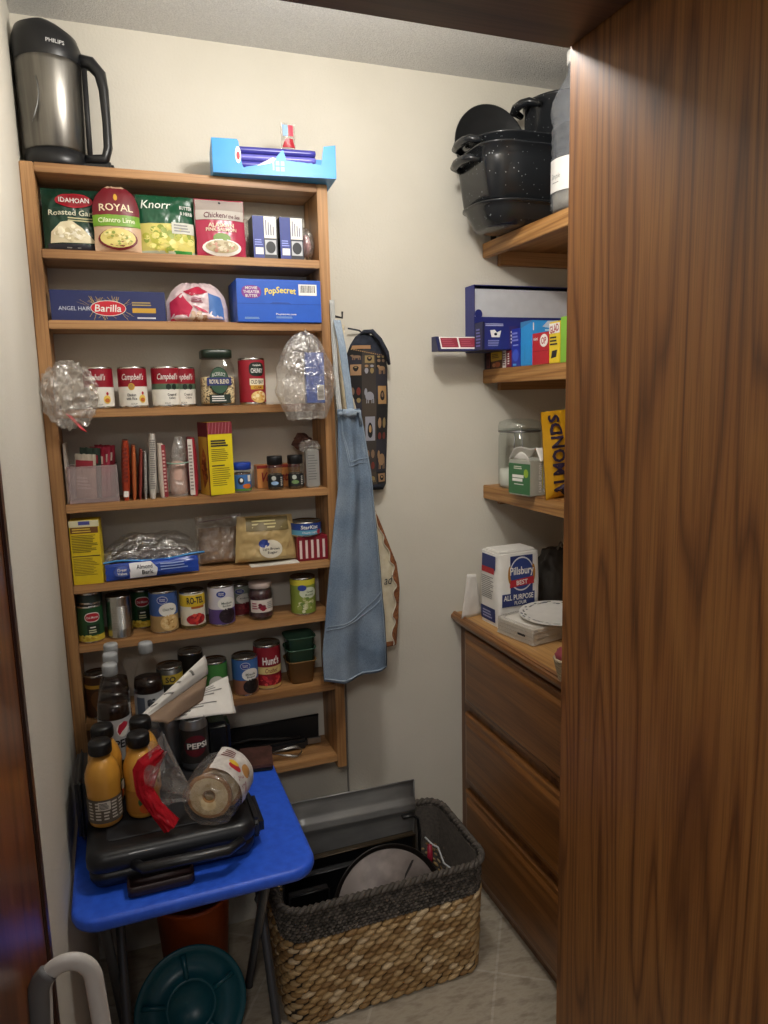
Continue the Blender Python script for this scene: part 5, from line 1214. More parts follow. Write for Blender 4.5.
f0 = drape(rows, AY, seed=.4, amp=.015, waves=1.7)
def f1(u, v):
    p = f0(u, v); p.z += -.010*math.sin(PI*u)*max(0, v-.9)/.1+(u-.0)*.022*max(0, (v-.85)/.15); return p-T0
mb = MB(); mb.patch(f1, 30, 80, DENIM); mb.build('apron_cloth', t, solid=.002)
def seam(name, pts, r=.0016):
    mb = MB(); P = []
    for (a, b), (c, d) in zip(pts, pts[1:]):
        for i in range(8): q = i/8; P.append(f1(a+(c-a)*q, b+(d-b)*q)+Vector((0, -.0022, 0)))
    P.append(f1(*pts[-1])+Vector((0, -.0022, 0))); mb.tube(P, r, DENIM_SEAM, 6, flat=.7); mb.build(name, t)
seam('hem', [(.02, .985), (.98, .985)], .003); seam('side_seam', [(.97, .02), (.97, .98)], .0022)
seam('pocket_seam', [(.10, .03), (.14, .18), (.30, .305), (.60, .300), (.97, .295)]); seam('pocket_seam', [(.13, .03), (.17, .18), (.33, .292), (.60, .288), (.97, .283)])
seam('pocket_seam', [(.03, .80), (.5, .765), (.98, .715)]); seam('pocket_seam', [(.03, .812), (.5, .777), (.98, .727)])
# straps up to the hook
mb = MB()
def strap(P, wd, m, seed=0):
    P = [Vector(p) for p in P]
    def g(u, v):
        k = v*(len(P)-1); i = min(len(P)-2, int(k)); q = k-i; p = P[i]*(1-q)+P[i+1]*q
        return p+Vector(((u-.5)*wd, .004*math.sin(u*PI)+.002*nz(v*6, seed, u), 0))-T0
    mb.patch(g, 6, 30, m)
strap([A(337, 320, 1.838), A(342, 345, 1.828), A(347, 380, 1.82), A(351, 412, 1.815)], .019, DENIM_SEAM); mb.build('neck_strap', t, solid=.002)
mb = MB(); strap([A(332, 300, 1.848), A(334, 340, 1.845), A(337, 385, 1.838), A(340, 412, 1.828)], .012, M('a9aaa8', .8), 3); mb.build('waist_tie', t, solid=.002)
mb = MB(); k0 = A(350, 413, 1.808)-T0
mb.blob(k0, (.018, .010, .010), DENIM_SEAM, .3, 2.4, 3, 3); mb.tube([k0+Vector((-.03, .004, -.002)), k0, k0+Vector((.026, .002, .003)), k0+Vector((.030, .004, -.030))], [.005, .007, .006, .004], DENIM_SEAM, 8); mb.build('strap_knot', t)
# hook
t = thing('coat_hook', 'small dark hook screwed to the right side of the shelf unit', 'hook', (XRO, 1.90, PZ(337, 316, 1.88)))
mb = MB(); mb.box(.0005, .004, -.008, .008, -.02, .02, BLKM, .001); mb.build('plate', t)
mb = MB(); mb.tube([(.004, 0, .006), (.022, -.006, .0), (.036, -.016, -.004), (.036, -.018, .012)], .003, BLKM, 8); mb.build('prong', t)

# cream towel with scalloped brown trim
TWY = 1.925
t = thing('cream_apron', 'cream cloth apron with scalloped brown trim hanging behind the denim apron', 'apron', (.69, TWY, PZ(372, 480, TWY)))
T1 = Vector(t.location)
prt = [(325, 335, 344), (370, 337, 344), (430, 340, 362), (510, 345, 374), (540, 345, 386), (565, 345, 396), (590, 345, 399), (620, 345, 398), (648, 345, 396)]
rowt = [(PZ((l+r)/2, v, TWY), PX(l, v, TWY), PX(r, v, TWY)) for v, l, r in prt]
g0 = drape(rowt, TWY, seed=2, amp=.004, waves=1.5)
CL = noisy('cream_cloth', 'cbbfa3', 'd6ccb4', 60, .9, .3, 500)
def g1(u, v): return g0(u, v)-T1
mb = MB(); mb.patch(g1, 24, 70, CL); mb.build('cloth', t, solid=.002)
TRIM = noisy('brown_print', '6d3f22', '96603a', 120, .9, .2, 400)
mb = MB()
def tr(u, v):
    vv = .02+.975*v; p = g1(.999, vv); sc = .075*(math.sin(vv*75)*.25+.75)*(.45 if vv < .4 else 1)
    return g1(.999-u*sc, vv)+Vector((0, -.0035, 0))
mb.patch(lambda u, v: tr(1.6*u, v), 5, 140, TRIM); mb.build('scalloped_trim', t, solid=.0012)
mb = MB(); mb.tube([tr(1.75, i/139)+Vector((0, -.0015, 0)) for i in range(140)], .0022, M('ddd4c2', .9), 6, flat=.6)
mb.build('rickrack', t)
mb = MB(); q0 = g1(.78, .70); mpx = lambda a, b, l: (q0.x+a, min(g1(.78, .70).y, q0.y)-.004-l, q0.z+b)
mb.text(mpx, 'ad', 0, 0, .022, .026, INK, .001, .0, .2); mb.build('lettering', t)
mb = MB(); mb.patch(lambda u, v: g1(.68+.32*u, .972+.028*v)+Vector((0, -.003, 0)), 6, 3, TRIM); mb.build('brown_hem', t, solid=.0012)

# oven mitt with patchwork pattern
MY = 1.974
t = thing('oven_mitt', 'patchwork oven mitt with navy top and bottom hanging on the wall', 'oven mitt', (PX(367, 335, MY), MY, PZ(367, 333, MY)))
T2 = Vector(t.location)
prm = [(333, 360, 368), (337, 355, 375), (345, 350, 382), (356, 346, 386), (368, 345, 387), (400, 345, 388), (440, 347, 387), (472, 349, 386), (484, 352, 386), (490, 366, 383)]
rowm = [(PZ((l+r)/2, v, MY), PX(l, v, MY), PX(r, v, MY)) for v, l, r in prm]
NAV = noisy('navy_cloth', '20242f', '2c313f', 80, .95, .3, 400)
PW = [M(c, .95) for c in ('1d1c1c', '3a3430', '2b2a33', '453c33')]; PM = [M(c, .95) for c in ('a98558', '8f8f98', 'b09468', '7d6450', '9a7a5a', '6d2f26', '8d7a52')]
h0 = drape(rowm, 0, seed=5, amp=.002, waves=1)
def mit(side):
    def f(u, v):
        p = h0(u, v); th = .022*(max(0, 1-abs(2*u-1)**3))*min(1, v/.08+.1)*min(1, (1-v)/.06+.05)
        p.y = MY-side*th+.002*nz(u*4, v*6, side); return p-T2
    return f
mb = MB(); mf = mit(1); mk = mit(-1)
def mm(u, v): return NAV if v < .245+.07*u or v > .885 else PW[(int(u*2.999)+2*int(v*9)) % 4]
mb.patch(mf, 36, 80, mm); mb.patch(lambda u, v: mk(1-u, v), 36, 80, NAV)
rn = random.Random(11)
mmp = lambda a, b, l: mf(a, b)+Vector((0, -l, 0))
for r_ in range(6):
    for c_ in range(3):
        u0 = .06+.31*c_; v0 = .30+.097*r_
        if v0 < .25+.07*u0+.03: v0 += .02
        if (r_+c_) % 3 == 0:   # four legged animal
            m_ = PM[rn.randrange(7)]; mb.ell(mmp, u0+.14, v0+.045, .10, .017, m_, .0012); mb.ell(mmp, u0+.05, v0+.030, .035, .012, m_, .0014)
            for q in (.06, .10, .18, .22): mb.rect(mmp, u0+q, u0+q+.02, v0+.05, v0+.075, m_, .0012, 1, 1)
        elif (r_+c_) % 3 == 1:
            m_ = PM[rn.randrange(7)]; mb.rect(mmp, u0+.03, u0+.26, v0+.012, v0+.078, m_, .0010, 3, 3); mb.ell(mmp, u0+.14, v0+.045, .06, .02, PW[0], .0016); mb.ell(mmp, u0+.14, v0+.040, .03, .009, PM[rn.randrange(7)], .002)
        else:
            for q in range(4):
                m_ = PM[rn.randrange(7)]; mb.ell(mmp, u0+.07+.13*(q % 2), v0+.027+.034*(q//2), .045, .012, m_, .0012)
for k in range(16): mb.rect(mmp, .05+.055*k, .08+.055*k, .262+.07*(.05+.055*k), .27+.07*(.05+.055*k), PM[0], .0012, 1, 1)
mb.rect(mmp, .05, .55, .235, .268, M('a07a56', .95), .0014, 6, 2)
mb.build('mitt_body', t)
mb = MB(); P = [Vector((-.02, .0, -.012)), Vector((-.012, -.02, .000)), Vector((.006, -.026, .002)), Vector((.028, -.026, -.02)), Vector((.048, -.026, -.055)), Vector((.056, -.022, -.088))]
mb.tube(P, [.010, .013, .013, .013, .012, .008], NAV, 10, flat=.55); mb.build('cuff_fold', t)
mb = MB(); mb.tube([(0, 0, -.01), (-.02, .01, .008), (-.055, .0, .012)], .0025, NAV, 6); mb.build('hanging_loop', t)
# cord
cx_ = PX(347, 720, 1.992)
mb = MB(); mb.tube([(0, 0, 0), (.002, 0, -.15), (-.001, 0, -.35), (.002, 0, -.60), (.010, -.004, -.775), (.03, -.01, -.790)], .0032, M('8d8a83', .6), 8)
mb.build('power_cord', None, (cx_-.002, 1.992, .800), None, 'thin grey cord running down the back wall behind the basket', 'cord')

# ================================================================== top shelf, right wall: dark pots
z0 = 1.9858
def oval_pan(mb, cx, cy, hx, hy, r, layers, m):
    vs = []; fs = []; N = None
    for s_, z in layers:
        o = rr(hx+s_, hy+s_, max(.01, r+s_), 10); N = len(o); vs += [(cx+p[0], cy+p[1], z) for p in o]
    for k in range(len(layers)-1):
        for i in range(N): j = (i+1) % N; fs.append((k*N+i, k*N+j, (k+1)*N+j, (k+1)*N+i))
    fs.append(tuple(range(N-1, -1, -1))); fs.append(tuple((len(layers)-1)*N+i for i in range(N)))
    mb.add(vs, fs, m)
px0, px1, py0, py1 = .932, 1.375, 1.715, 1.955
pcx, pcy, phx, phy = (px0+px1)/2, (py0+py1)/2, (px1-px0)/2, (py1-py0)/2
def loop_handle(mb, x, z, dirn, m, wdt=.055, out=.030):
    mb.tube([(x, -wdt, z-.004), (x+dirn*out*.8, -wdt*.8, z+.002), (x+dirn*out, -wdt*.3, z+.004), (x+dirn*out, wdt*.3, z+.004), (x+dirn*out*.8, wdt*.8, z+.002), (x, wdt, z-.004)], [.009, .012, .013, .013, .012, .009], m, 12, flat=.85)
t = thing('roaster_lid', 'upturned black enamel roaster lid at the bottom of the pot stack', 'lid', (pcx, pcy, z0))
mb = MB(); oval_pan(mb, 0, 0, phx-.03, phy-.03, .07, [(-.025, 0), (-.012, .004), (.008, .040), (.014, .052), (.022, .054), (.022, .058), (.014, .059), (.0, .045), (-.03, .012)], ENAMEL); mb.build('lid_shell', t)
t = thing('roasting_pan', 'large black speckled enamel roasting pan with loop handles, on its upturned lid', 'pan', (pcx, pcy, z0+.0595))
mb = MB(); oval_pan(mb, 0, 0, phx-.015, phy-.012, .052, [(-.020, 0), (-.010, .003), (.004, .10), (.008, .125), (.018, .128), (.019, .132), (.010, .134), (.002, .125), (-.014, .008)], ENAMEL); mb.build('pan_body', t)
for d in (-1, 1):
    mb = MB(); loop_handle(mb, d*(phx-.010), .104, d, ENAMEL); mb.build('handle', t)
t = thing('roasting_pan', 'second black speckled roasting pan nested in the top of the large one', 'pan', (pcx+.005, pcy+.005, z0+.062))
mb = MB(); oval_pan(mb, 0, 0, phx-.030, phy-.030, .07, [(-.020, .010), (-.010, .013), (.000, .128), (.004, .150), (.020, .158), (.022, .162), (.012, .165), (.0, .155), (-.014, .02)], ENAMEL); mb.build('pan_body', t)
for d in (-1, 1):
    mb = MB(); loop_handle(mb, d*(phx-.012), .150, d, ENAMEL); mb.build('handle', t)
rdk = .116
t = thing('round_pan', 'round black pan standing on edge against the wall behind the roaster', 'pan', (1.082, 1.984, z0+.262), (R(86), 0, 0))
mb = MB(); BM = M('1c1d1f', .5); mb.lathe([(0, 0), (rdk*.70, 0), (rdk*.74, .003), (rdk*.98, .010), (rdk, .012), (rdk, .009), (rdk*.74, -.002), (0, -.003)], BM, 56); mb.build('pan_face', t)
mb = MB(); mb.tube([(0, -rdk, .008), (0, -rdk-.1, .006), (0, -rdk-.144, .004)], [.009, .011, .010], BM, 10, flat=.5); mb.build('handle', t)
t = thing('stock_pot', 'tall speckled black stock pot with loop handle behind the roaster', 'pot', (1.245, 1.93-.05, z0+.2275))
t.location = (1.26, 1.875, z0+.228)
mb = MB(); sr = .110; mb.lathe([(sr*.94, 0), (sr, .006), (sr, .120), (sr*1.05, .124), (sr*1.05, .130), (sr*.97, .130), (sr*.95, .01), (0, .008)], ENAMEL, 48); mb.build('pot_body', t)
mb = MB(); loop_handle(mb, -sr+.002, .108, -1, ENAMEL, .05, .038); mb.build('handle', t)
# ribbed jug
t = thing('clear_jug', 'ribbed clear jug of dark contents with white label at the end of the pot shelf', 'jug', (1.128, 1.615, z0), (0, 0, R(-20)))
jr2 = .066
mb = MB(); prof = [(jr2*.75, 0), (jr2*.95, .006), (jr2, .02), (jr2, .085)]
for k in range(5): prof += [(jr2*.95, .092+k*.022), (jr2, .100+k*.022), (jr2, .106+k*.022)]
prof += [(jr2*.92, .206), (jr2*.99, .216), (jr2*1.04, .235), (jr2*.99, .258), (jr2*.75, .29), (jr2*.5, .315), (jr2*.42, .33), (jr2*.42, .36)]
mb.lathe(prof, clear('jug_plastic', 'dfe3ea', .12, .06, 1.5), 48); mb.build('jug_wall', t)
mb = MB(); mb.lathe([(0, .003), (jr2*.9, .007), (jr2*.94, .05), (0, .0505)], M('9a8e78', .6), 36); mb.build('tan_base_fill', t)
mb = MB(); mb.lathe([(0, .052), (jr2*.90, .0525), (jr2*.90, .20), (0, .203)], M('24252c', .5), 36); mb.build('dark_contents', t)
mb = MB(); mb.lathe([(jr2*.42, .345), (jr2*.47, .346), (jr2*.47, .372), (0, .374)], WHT, 28); mb.build('cap', t)
mb = MB(); mp = cyl(jr2*1.015, R(-58)); mb.rect(mp, -.040, .055, .046, .122, M('dedcd8', .5), .0003, 16, 4); mb.text(mp, 'Simple', -.012, .080, .034, .016, GREY, .0008, 0, .2); mb.rect(mp, -.024, .0, .066, .068, GREY, .0008, 3, 1); mb.build('label', t)

# ================================================================== middle shelf, right wall: cartons
z1 = 1.6198
def flatbox(name, label, x0, x1, y0, y1, za, zb, m, deco=None, group=None):
    mb = MB(); w, d, h = x1-x0, y1-y0, zb-za; mb.box(-w/2, w/2, -d/2, d/2, 0, h, m, .0012)
    if deco: deco(mb, plane(-d/2), leftside(-w/2), w, d, h)
    return mb.build(name, None, ((x0+x1)/2, (y0+y1)/2, za), None, label, 'box', group)
NVB = M('232b72', .35)
def endbox(label, y0, y1, m, deco):
    w, d, h = .21, y1-y0, .0480
    mb = MB(); mb.box(-w/2, w/2, -d/2, d/2, 0, h, m, .0012); deco(mb, plane(-d/2), leftside(-w/2), w, d, h)
    return mb.build('flat_carton', None, (1.0685+w/2, (y0+y1)/2, z1), None, label, 'box', 'flat cartons at the base of the middle right shelf')
endbox('flat dark brown carton nearest the back wall, end facing out, middle right shelf', 1.955, 1.992, M('34272c', .5), lambda mb, F, Lf, w, d, h: (mb.rect(Lf, -d*.1, d*.46, h*.05, h*.95, M('6e3330')), mb.rect(Lf, -d*.02, d*.3, h*.2, h*.8, M('4a2228'), .0008)))
endbox('flat yellow and orange carton between the dark brown and maroon ones', 1.885, 1.953, M('5e3a26', .5), lambda mb, F, Lf, w, d, h: (mb.poly(Lf, [(-d*.48, h*.42), (d*.48, h*.50), (d*.48, h*.98), (-d*.48, h*.98)], M('c9a52a')), mb.lines(Lf, -d*.36, d*.3, h*.6, h*.9, 3, M('7a5a18'), .0008), mb.ell(Lf, d*.1, h*.22, d*.25, h*.16, M('b0603a')), mb.ell(Lf, -d*.2, h*.2, d*.15, h*.12, M('c8875a'))))
endbox('flat maroon carton with a white left half, middle right shelf', 1.836, 1.8835, M('7a1f30', .5), lambda mb, F, Lf, w, d, h: (mb.rect(Lf, -d*.48, -d*.05, 0, h, M('d8d0cc')), mb.lines(Lf, -d*.42, -d*.10, h*.1, h*.9, 6, M('5a2a34'), .0010), mb.lines(Lf, d*.14, d*.36, h*.15, h*.85, 5, WHT, .0008)))
# long navy carton with two maroon panels on its slanted front
t = thing('long_carton', 'long navy carton poking out over the shelf end, two maroon white-bordered panels', 'box', (1.028, 1.912, z1+.0486), (0, 0, 0))
mb = MB(); lw = .160
vs = []
sec = [(-.024, 0), (.022, 0), (.022, .041), (-.004, .041)]
for x in (-lw, lw): vs += [(x, p[0], p[1]) for p in sec]
mb.add(vs, [(3, 2, 1, 0), (4, 5, 6, 7), (0, 1, 5, 4), (1, 2, 6, 5), (2, 3, 7, 6), (3, 0, 4, 7)], M('1f2450', .4), False); mb.build('carton_body', t)
mb = MB(); sl = lambda a, b, l: (a, -.024+.020*b/.0456-l*.9, .041*b/.0456+l*.42)
mb.rect(sl, -lw+.010, -lw+.126, .006, .0445, WHT, .0006)
for k in range(2): mb.rect(sl, -lw+.0135+.057*k, -lw+.0655+.057*k, .0105, .041, M('8c2c3e'), .0010)
for k in range(2): mb.lines(sl, -lw+.018+.057*k, -lw+.058+.057*k, .014, .038, 4, M('a85060'), .0013, .35, k)
mb.build('front_panel', t)
# big open navy box with white inside
bd2 = .029; bw2, bh2 = .175, .190
t = thing('open_carton', 'large navy carton with its front torn open on white inside, middle right shelf', 'box', (1.006+bw2, 1.9665, z1+.0486), (0, 0, 0))
mb = MB()
mb.box(-bw2, bw2, bd2-.002, bd2, 0, bh2, NVB, .0005); mb.box(-bw2, -bw2+.002, -bd2, bd2-.002, 0, bh2, NVB, .0005); mb.box(bw2-.002, bw2, -bd2, bd2-.002, 0, bh2, NVB, .0005); mb.box(-bw2, bw2, -bd2, bd2-.002, 0, .002, NVB, .0005); mb.box(-bw2+.002, bw2-.002, -bd2, bd2-.002, bh2-.002, bh2, NVB, .0005); mb.build('carton_shell', t)
mb = MB(); mb.box(-bw2+.0022, bw2-.0022, -.020, -.018, .004, bh2-.010, M('c4c6cc', .6), .0005); mb.build('white_liner', t)
mb = MB(); mb.box(-bw2+.0022, bw2-.0022, -bd2, -bd2+.002, .0022, .100, NVB, .0005)
F = plane(-bd2); mb.text(F, '35', -bw2+.018, .062, .020, .024, WHT, .0008, .02); mb.ell(F, -bw2+.014, .108, .012, .013, NVB, .0005); mb.build('front_panel', t)
def d_nav(mb, F, Lf, w, d, h):
    mb.lines(F, -w*.44, w*.1, h*.84, h*.95, 2, M('b8bce0'), .0007, .5, 2); w0 = w; w = w*.55; o = -w0*.22
    mb.poly(F, [(o-w*.22, h*.70), (o-w*.16, h*.45), (o+w*.16, h*.45), (o+w*.22, h*.70), (o+w*.06, h*.62), (o-w*.04, h*.72)], WHT); mb.ell(F, o, h*.56, w*.06, h*.05, INK, .0008)
    mb.lines(F, o-w*.3, o+w*.24, h*.12, h*.36, 4, M('8a8fc8'), .0007, .5, 5); mb.rect(F, w0*.08, w0*.26, h*.05, h*.85, M('3a2f6a'), .0005); mb.lines(F, w0*.11, w0*.23, h*.2, h*.7, 4, WHT, .001); mb.rect(F, -w0*.5, -w0*.46, 0, h, M('141838'), .0006)
    mb.rect(Lf, -d*.5, d*.5, 0, h, M('1a1f4a'), .0004); mb.lines(Lf, -d*.3, d*.3, h*.1, h*.8, 6, M('6a70b0'), .0007)
flatbox('navy_carton', 'navy carton with white emblem resting on the maroon flat carton', .980, 1.125, 1.838, 1.885, z1+.0484, z1+.124, NVB, d_nav)
def d_deep(mb, F, Lf, w, d, h):
    mb.ell(Lf, 0, h*.3, d*.35, h*.16, M('3a55c8')); mb.rect(Lf, -d*.3, d*.3, h*.55, h*.58, M('9aa4e0')); mb.lines(Lf, -d*.4, d*.4, h*.65, h*.92, 3, M('8a90d8'), .0007); mb.rect(Lf, -d*.3, d*.1, h*.02, h*.08, M('4a90d8'), .0006)
flatbox('navy_carton', 'dark blue upright carton between the maroon flat carton and sky-blue box', 1.069, 1.16, 1.787, 1.834, z1, z1+.104, M('2534a0', .35), d_deep)
flatbox('sky_blue_box', 'sky-blue box standing behind the red carton, middle right shelf', 1.069, 1.150, 1.728, 1.785, z1, z1+.118, M('2a8fd6', .35), lambda mb, F, Lf, w, d, h: (mb.rect(F, -w*.46, -w*.42, h*.78, h*.95, WHT), mb.lines(F, w*.0, w*.45, h*.75, h*.9, 2, M('a8d0ee'), .0007), mb.poly(F, [(-w*.1, h*.86), (w*.5, h*.80), (w*.5, h), (w*.1, h*.99)], M('b8c6d8')), mb.poly(Lf, [(-d*.5, h*.86), (d*.5, h*.97), (d*.5, h), (-d*.5, h)], M('3a7ab8')), mb.rect(Lf, -d*.1, -d*.08, h*.1, h*.5, M('1f6fae'))))
flatbox('red_carton', 'small red carton in front of the sky-blue box, middle right shelf', 1.0695, 1.128, 1.647, 1.726, z1, z1+.082, M('b51d2c', .4), lambda mb, F, Lf, w, d, h: (mb.rect(F, -w*.5, w*.5, h*.42, h*.43, M('6a0f18')), mb.text(Lf, 'mini', -d*.28, h*.82, d*.26, h*.10, WHT, .0008, .01), mb.ell(Lf, d*.22, h*.74, d*.24, h*.2, WHT), mb.text(Lf, 'OP', d*.22, h*.74, d*.30, h*.22, RED, .0012, .02), mb.rect(Lf, -d*.5, d*.5, h*.42, h*.43, M('6a0f18'))))
flatbox('yellow_carton', 'yellow bag carton with red lettering near the oak doorway panel', 1.0695, 1.130, 1.598, 1.645, z1, z1+.104, M('e0c52a', .4), lambda mb, F, Lf, w, d, h: (mb.rect(Lf, -d*.5, d*.5, h*.72, h*.96, WHT), mb.text(Lf, 'GLAD', 0, h*.83, d*.86, h*.18, RED, .0010, .02, 0, R(10)), mb.lines(Lf, -d*.4, d*.4, h*.42, h*.66, 3, INK, .0007), mb.poly(Lf, [(-d*.3, h*.12), (d*.2, h*.15), (d*.3, h*.32), (-d*.2, h*.3)], INK)))
flatbox('green_carton', 'lime green carton half hidden by the oak doorway panel', 1.070, 1.14, 1.535, 1.596, z1, z1+.112, M('7fb53a', .4), lambda mb, F, Lf, w, d, h: mb.rect(F, -w*.4, w*.4, h*.6, h*.8, M('b8d88a')))

# ================================================================== lowest shelf, right wall
z2 = 1.2678
t = thing('clip_top_jar', 'clear glass jar with wire clip lid at the back of the lowest right shelf', 'jar', (1.130, 1.890, z2))
gr = .062
mb = MB(); mb.lathe([(gr*.85, 0), (gr*.97, .004), (gr, .012), (gr, .150), (gr*.94, .160), (gr*.94, .168), (gr*1.02, .170), (gr*1.02, .174), (gr*.95, .174)], GLASS, 40); mb.build('glass', t)
mb = MB(); mb.lathe([(gr*1.02, .1745), (gr*1.02, .182), (gr*.95, .196), (gr*.6, .203), (0, .204)], GLASS, 40); mb.build('lid', t)
mb = MB(); mb.lathe([(gr*1.005, .165), (gr*1.02, .166), (gr*1.02, .169), (gr*1.005, .17)], TIND, 40); mb.tube([(-gr*.7, -gr*.75, .168), (-gr*.8, -gr*.85, .12), (-gr*.55, -gr*.95, .10), (-gr*.4, -gr*.98, .12), (-gr*.5, -gr*.93, .185)], .0016, TIND, 6); mb.build('wire_clip', t)
mb = MB(); mb.lathe([(0, .003), (gr*.9, .005), (gr*.95, .014), (gr*.95, .055), (0, .06)], M('d8d4cc', .8), 32); mb.build('white_contents', t)
# carton of milk style
t = thing('gable_carton', 'green and white food carton with torn white flap in front of the glass jar', 'carton', (1.080, 1.742, z2), (0, 0, R(10)))
cw = .044
mb = MB(); mb.box(-cw, cw, -cw, cw, 0, .098, M('a9aaa0', .5), .002)
F = plane(-cw); Lf = leftside(-cw)
mb.text(F, 'FARM GROWN', -.008, .050, .080, .011, WHT, .0008, .02, 0, PI/2); mb.text(F, 'GOODNESS', .010, .048, .078, .013, WHT, .0008, .025, 0, PI/2); mb.rect(F, .020, cw-.002, .004, .095, M('8a8f50'), .0005); mb.rect(F, -.0015, .0015, .02, .08, M('c8b838'), .0006)
mb.rect(Lf, -cw, cw, .004, .088, M('3f7048'), .0004); mb.lines(Lf, -.022, .02, .072, .082, 2, M('d8d8c8'), .0008); mb.lines(Lf, -.028, .022, .038, .058, 2, WHT, .0008, .8, 3); mb.rect(Lf, -.02, .018, .030, .032, WHT, .0008); mb.ell(Lf, .028, .062, .009, .012, M('8fb03a'), .0007)
mb.build('carton_body', t)
mb = MB()
mb.patch(lambda u, v: (-.012+.05*u, -cw+.018*v-.004, .094+.036*v+.002*nz(u*5, v*4)), 6, 6, WHT); mb.patch(lambda u, v: (-cw+.005*u, -cw+.07*v, .098+.022*math.sin(v*PI)*(1-u)), 4, 10, WHT); mb.patch(lambda u, v: (-cw+.086*u, cw-.02*v, .098+.03*v+.004*math.sin(u*6)), 8, 5, WHT)
mb.patch(lambda u, v: (.012+.034*u+.004*v, -cw-.002+.01*u, .098+.020*v*(1-u)), 5, 5, WHT); mb.build('torn_flap', t, solid=.0008)
mb = MB(); mb.lathe([(0, 0), (.028, 0), (.029, .002), (.029, .085), (.022, .10), (0, .104)], WHT, 24); mb.build('white_tub', None, (1.098, 1.812, z2), None, 'small white tub between the green carton and glass jar', 'tub')
def d_alm(mb, mp, w, h):
    mb.text(mp, 'ALMONDS', -w*.24, h*.50, h*.92, w*.30, M('2a1f3a'), .0022, .03, 0, PI/2)
    mb.rect(mp, -w*.05, w*.48, h*.40, h*.66, M('d0d4dc'), .0006, 6, 6); mb.ell(mp, w*.12, h*.62, w*.20, h*.06, GW, .0010); mb.ell(mp, w*.02, h*.47, w*.12, h*.04, M('8fae5a'), .0010); mb.lines(mp, -.0, w*.4, h*.53, h*.56, 1, INK, .001)
pouch('almond_bag', 'yellow almond bag standing beside the oak doorway panel', .125, .232, .05, M('c8941c', .3), (1.118, 1.652, z2), d_alm, (R(-2), R(-3), R(16)), 71, .0025, -.02, cat='bag')

# ================================================================== on the worktop
zt = DT+.0042-.0037
def flour():
    x0, x1, y0, y1, h = 1.006, 1.146, 1.80, 1.905, .216
    t = thing('flour_bag', 'white and blue paper flour bag standing on the worktop', 'bag', ((x0+x1)/2, (y0+y1)/2, zt), (0, 0, R(3)))
    w, d = (x1-x0)/2, (y1-y0)/2
    mb = MB()
    def f(u, v):
        a = 2*PI*u; c, s_ = math.cos(a), math.sin(a); k = .24
        bul = 1+.04*math.sin(PI*v)
        return (w*bul*math.copysign(abs(c)**k, c)+.0015*nz(u*9, v*5, 1), d*bul*math.copysign(abs(s_)**k, s_)+.0015*nz(u*9, v*6, 2), h*v*(1 if v < .94 else 1)+.002*nz(c*3, s_*3, v))
    mb.patch(f, 80, 30, WHT, True, wrapu=True)
    mb.add([f(i/80, 1) for i in range(80)], [tuple(range(80))], WHT); mb.add([f(i/80, 0) for i in range(80)], [tuple(range(79, -1, -1))], WHT)
    mb.build('paper_bag', t)
    mb = MB(); F = lambda a, b, l: (a, -d*(1+.04*math.sin(PI*b/h))-l-.0015+.0*a, b); BL = M('26356f', .5)
    mb.rect(F, -w*.88, w*.72, h*.28, h*.46, BL, .0004, 8, 3); mb.rect(F, -w*.48, w*.62, h*.46, h*.97, BL, .0004, 8, 5)
    mb.ell(F, w*.07, h*.72, w*.60, h*.235, M('d8d8dc'), .0007, 28); mb.ell(F, w*.07, h*.72, w*.56, h*.215, M('2f4384'), .001, 28)
    mb.ell(F, -w*.5, h*.72, w*.10, h*.12, M('b07a2a'), .0008); mb.ell(F, w*.64, h*.72, w*.10, h*.12, M('b07a2a'), .0008)
    mb.text(F, 'Pillsbury', w*.08, h*.75, w*1.16, h*.14, WHT, .0014, .02); mb.poly(F, [(-w*.52, h*.54), (w*.68, h*.57), (w*.66, h*.67), (-w*.50, h*.64)], M('b0202c'), .0012); mb.text(F, 'BEST', w*.08, h*.605, w*.55, h*.065, WHT, .0018, .02, 0, R(3))
    mb.text(F, 'ALL PURPOSE', -w*.08, h*.405, w*1.46, h*.075, WHT, .0012, .02); mb.text(F, 'FLOUR', w*.02, h*.325, w*.6, h*.05, WHT, .0012, .02); mb.build('front_print', t)
    mb = MB(); Lf = lambda a, b, l: (-w*(1+.04*math.sin(PI*b/h))-l-.0015, -a, b)
    mb.rect(Lf, -d*.7, d*.7, h*.78, h*.97, BL, .0004, 3, 3); mb.rect(Lf, -d*.7, d*.6, h*.72, h*.80, M('b0202c'), .0007); mb.lines(Lf, -d*.7, d*.6, h*.36, h*.68, 12, GREY, .0006, .4, 8); mb.rect(Lf, -d*.8, d*.7, h*.05, h*.24, BL, .0005); mb.lines(Lf, -d*.6, d*.5, h*.08, h*.20, 3, M('9aa0c8'), .0008); mb.build('side_print', t)
    mb = MB(); mb.box(-w*.9, w*.9, -d*.75, d*.75, h+.0003, h+.008, WHT, .003); mb.build('folded_top', t)
flour()
mb = MB(); mb.patch(lambda u, v: ((-.03+.06*u)*(1-.55*v), -.03+.02*v+.05*u*(1-v)+.003*nz(u*4, v*4), .135*v), 10, 12, M('d2cec8', .6)); mb.patch(lambda u, v: ((-.03+.06*u)*(1-.55*v), .035-.045*v+.05*u*(1-v)*.4, .135*v), 10, 12, M('d2cec8', .6))
mb.build('paper_sleeve', None, (.992, 1.935, zt), (0, 0, R(-30)), 'leaning white paper sleeve behind the flour bag, next to the wall', 'paper', solid=.001)
nx, ny = 1.060, 1.705
t = thing('napkin_pack', 'clear-wrapped pack of white paper napkins on the worktop', 'napkins', (nx, ny, zt), (0, 0, R(11)))
mb = MB(); NW = .062
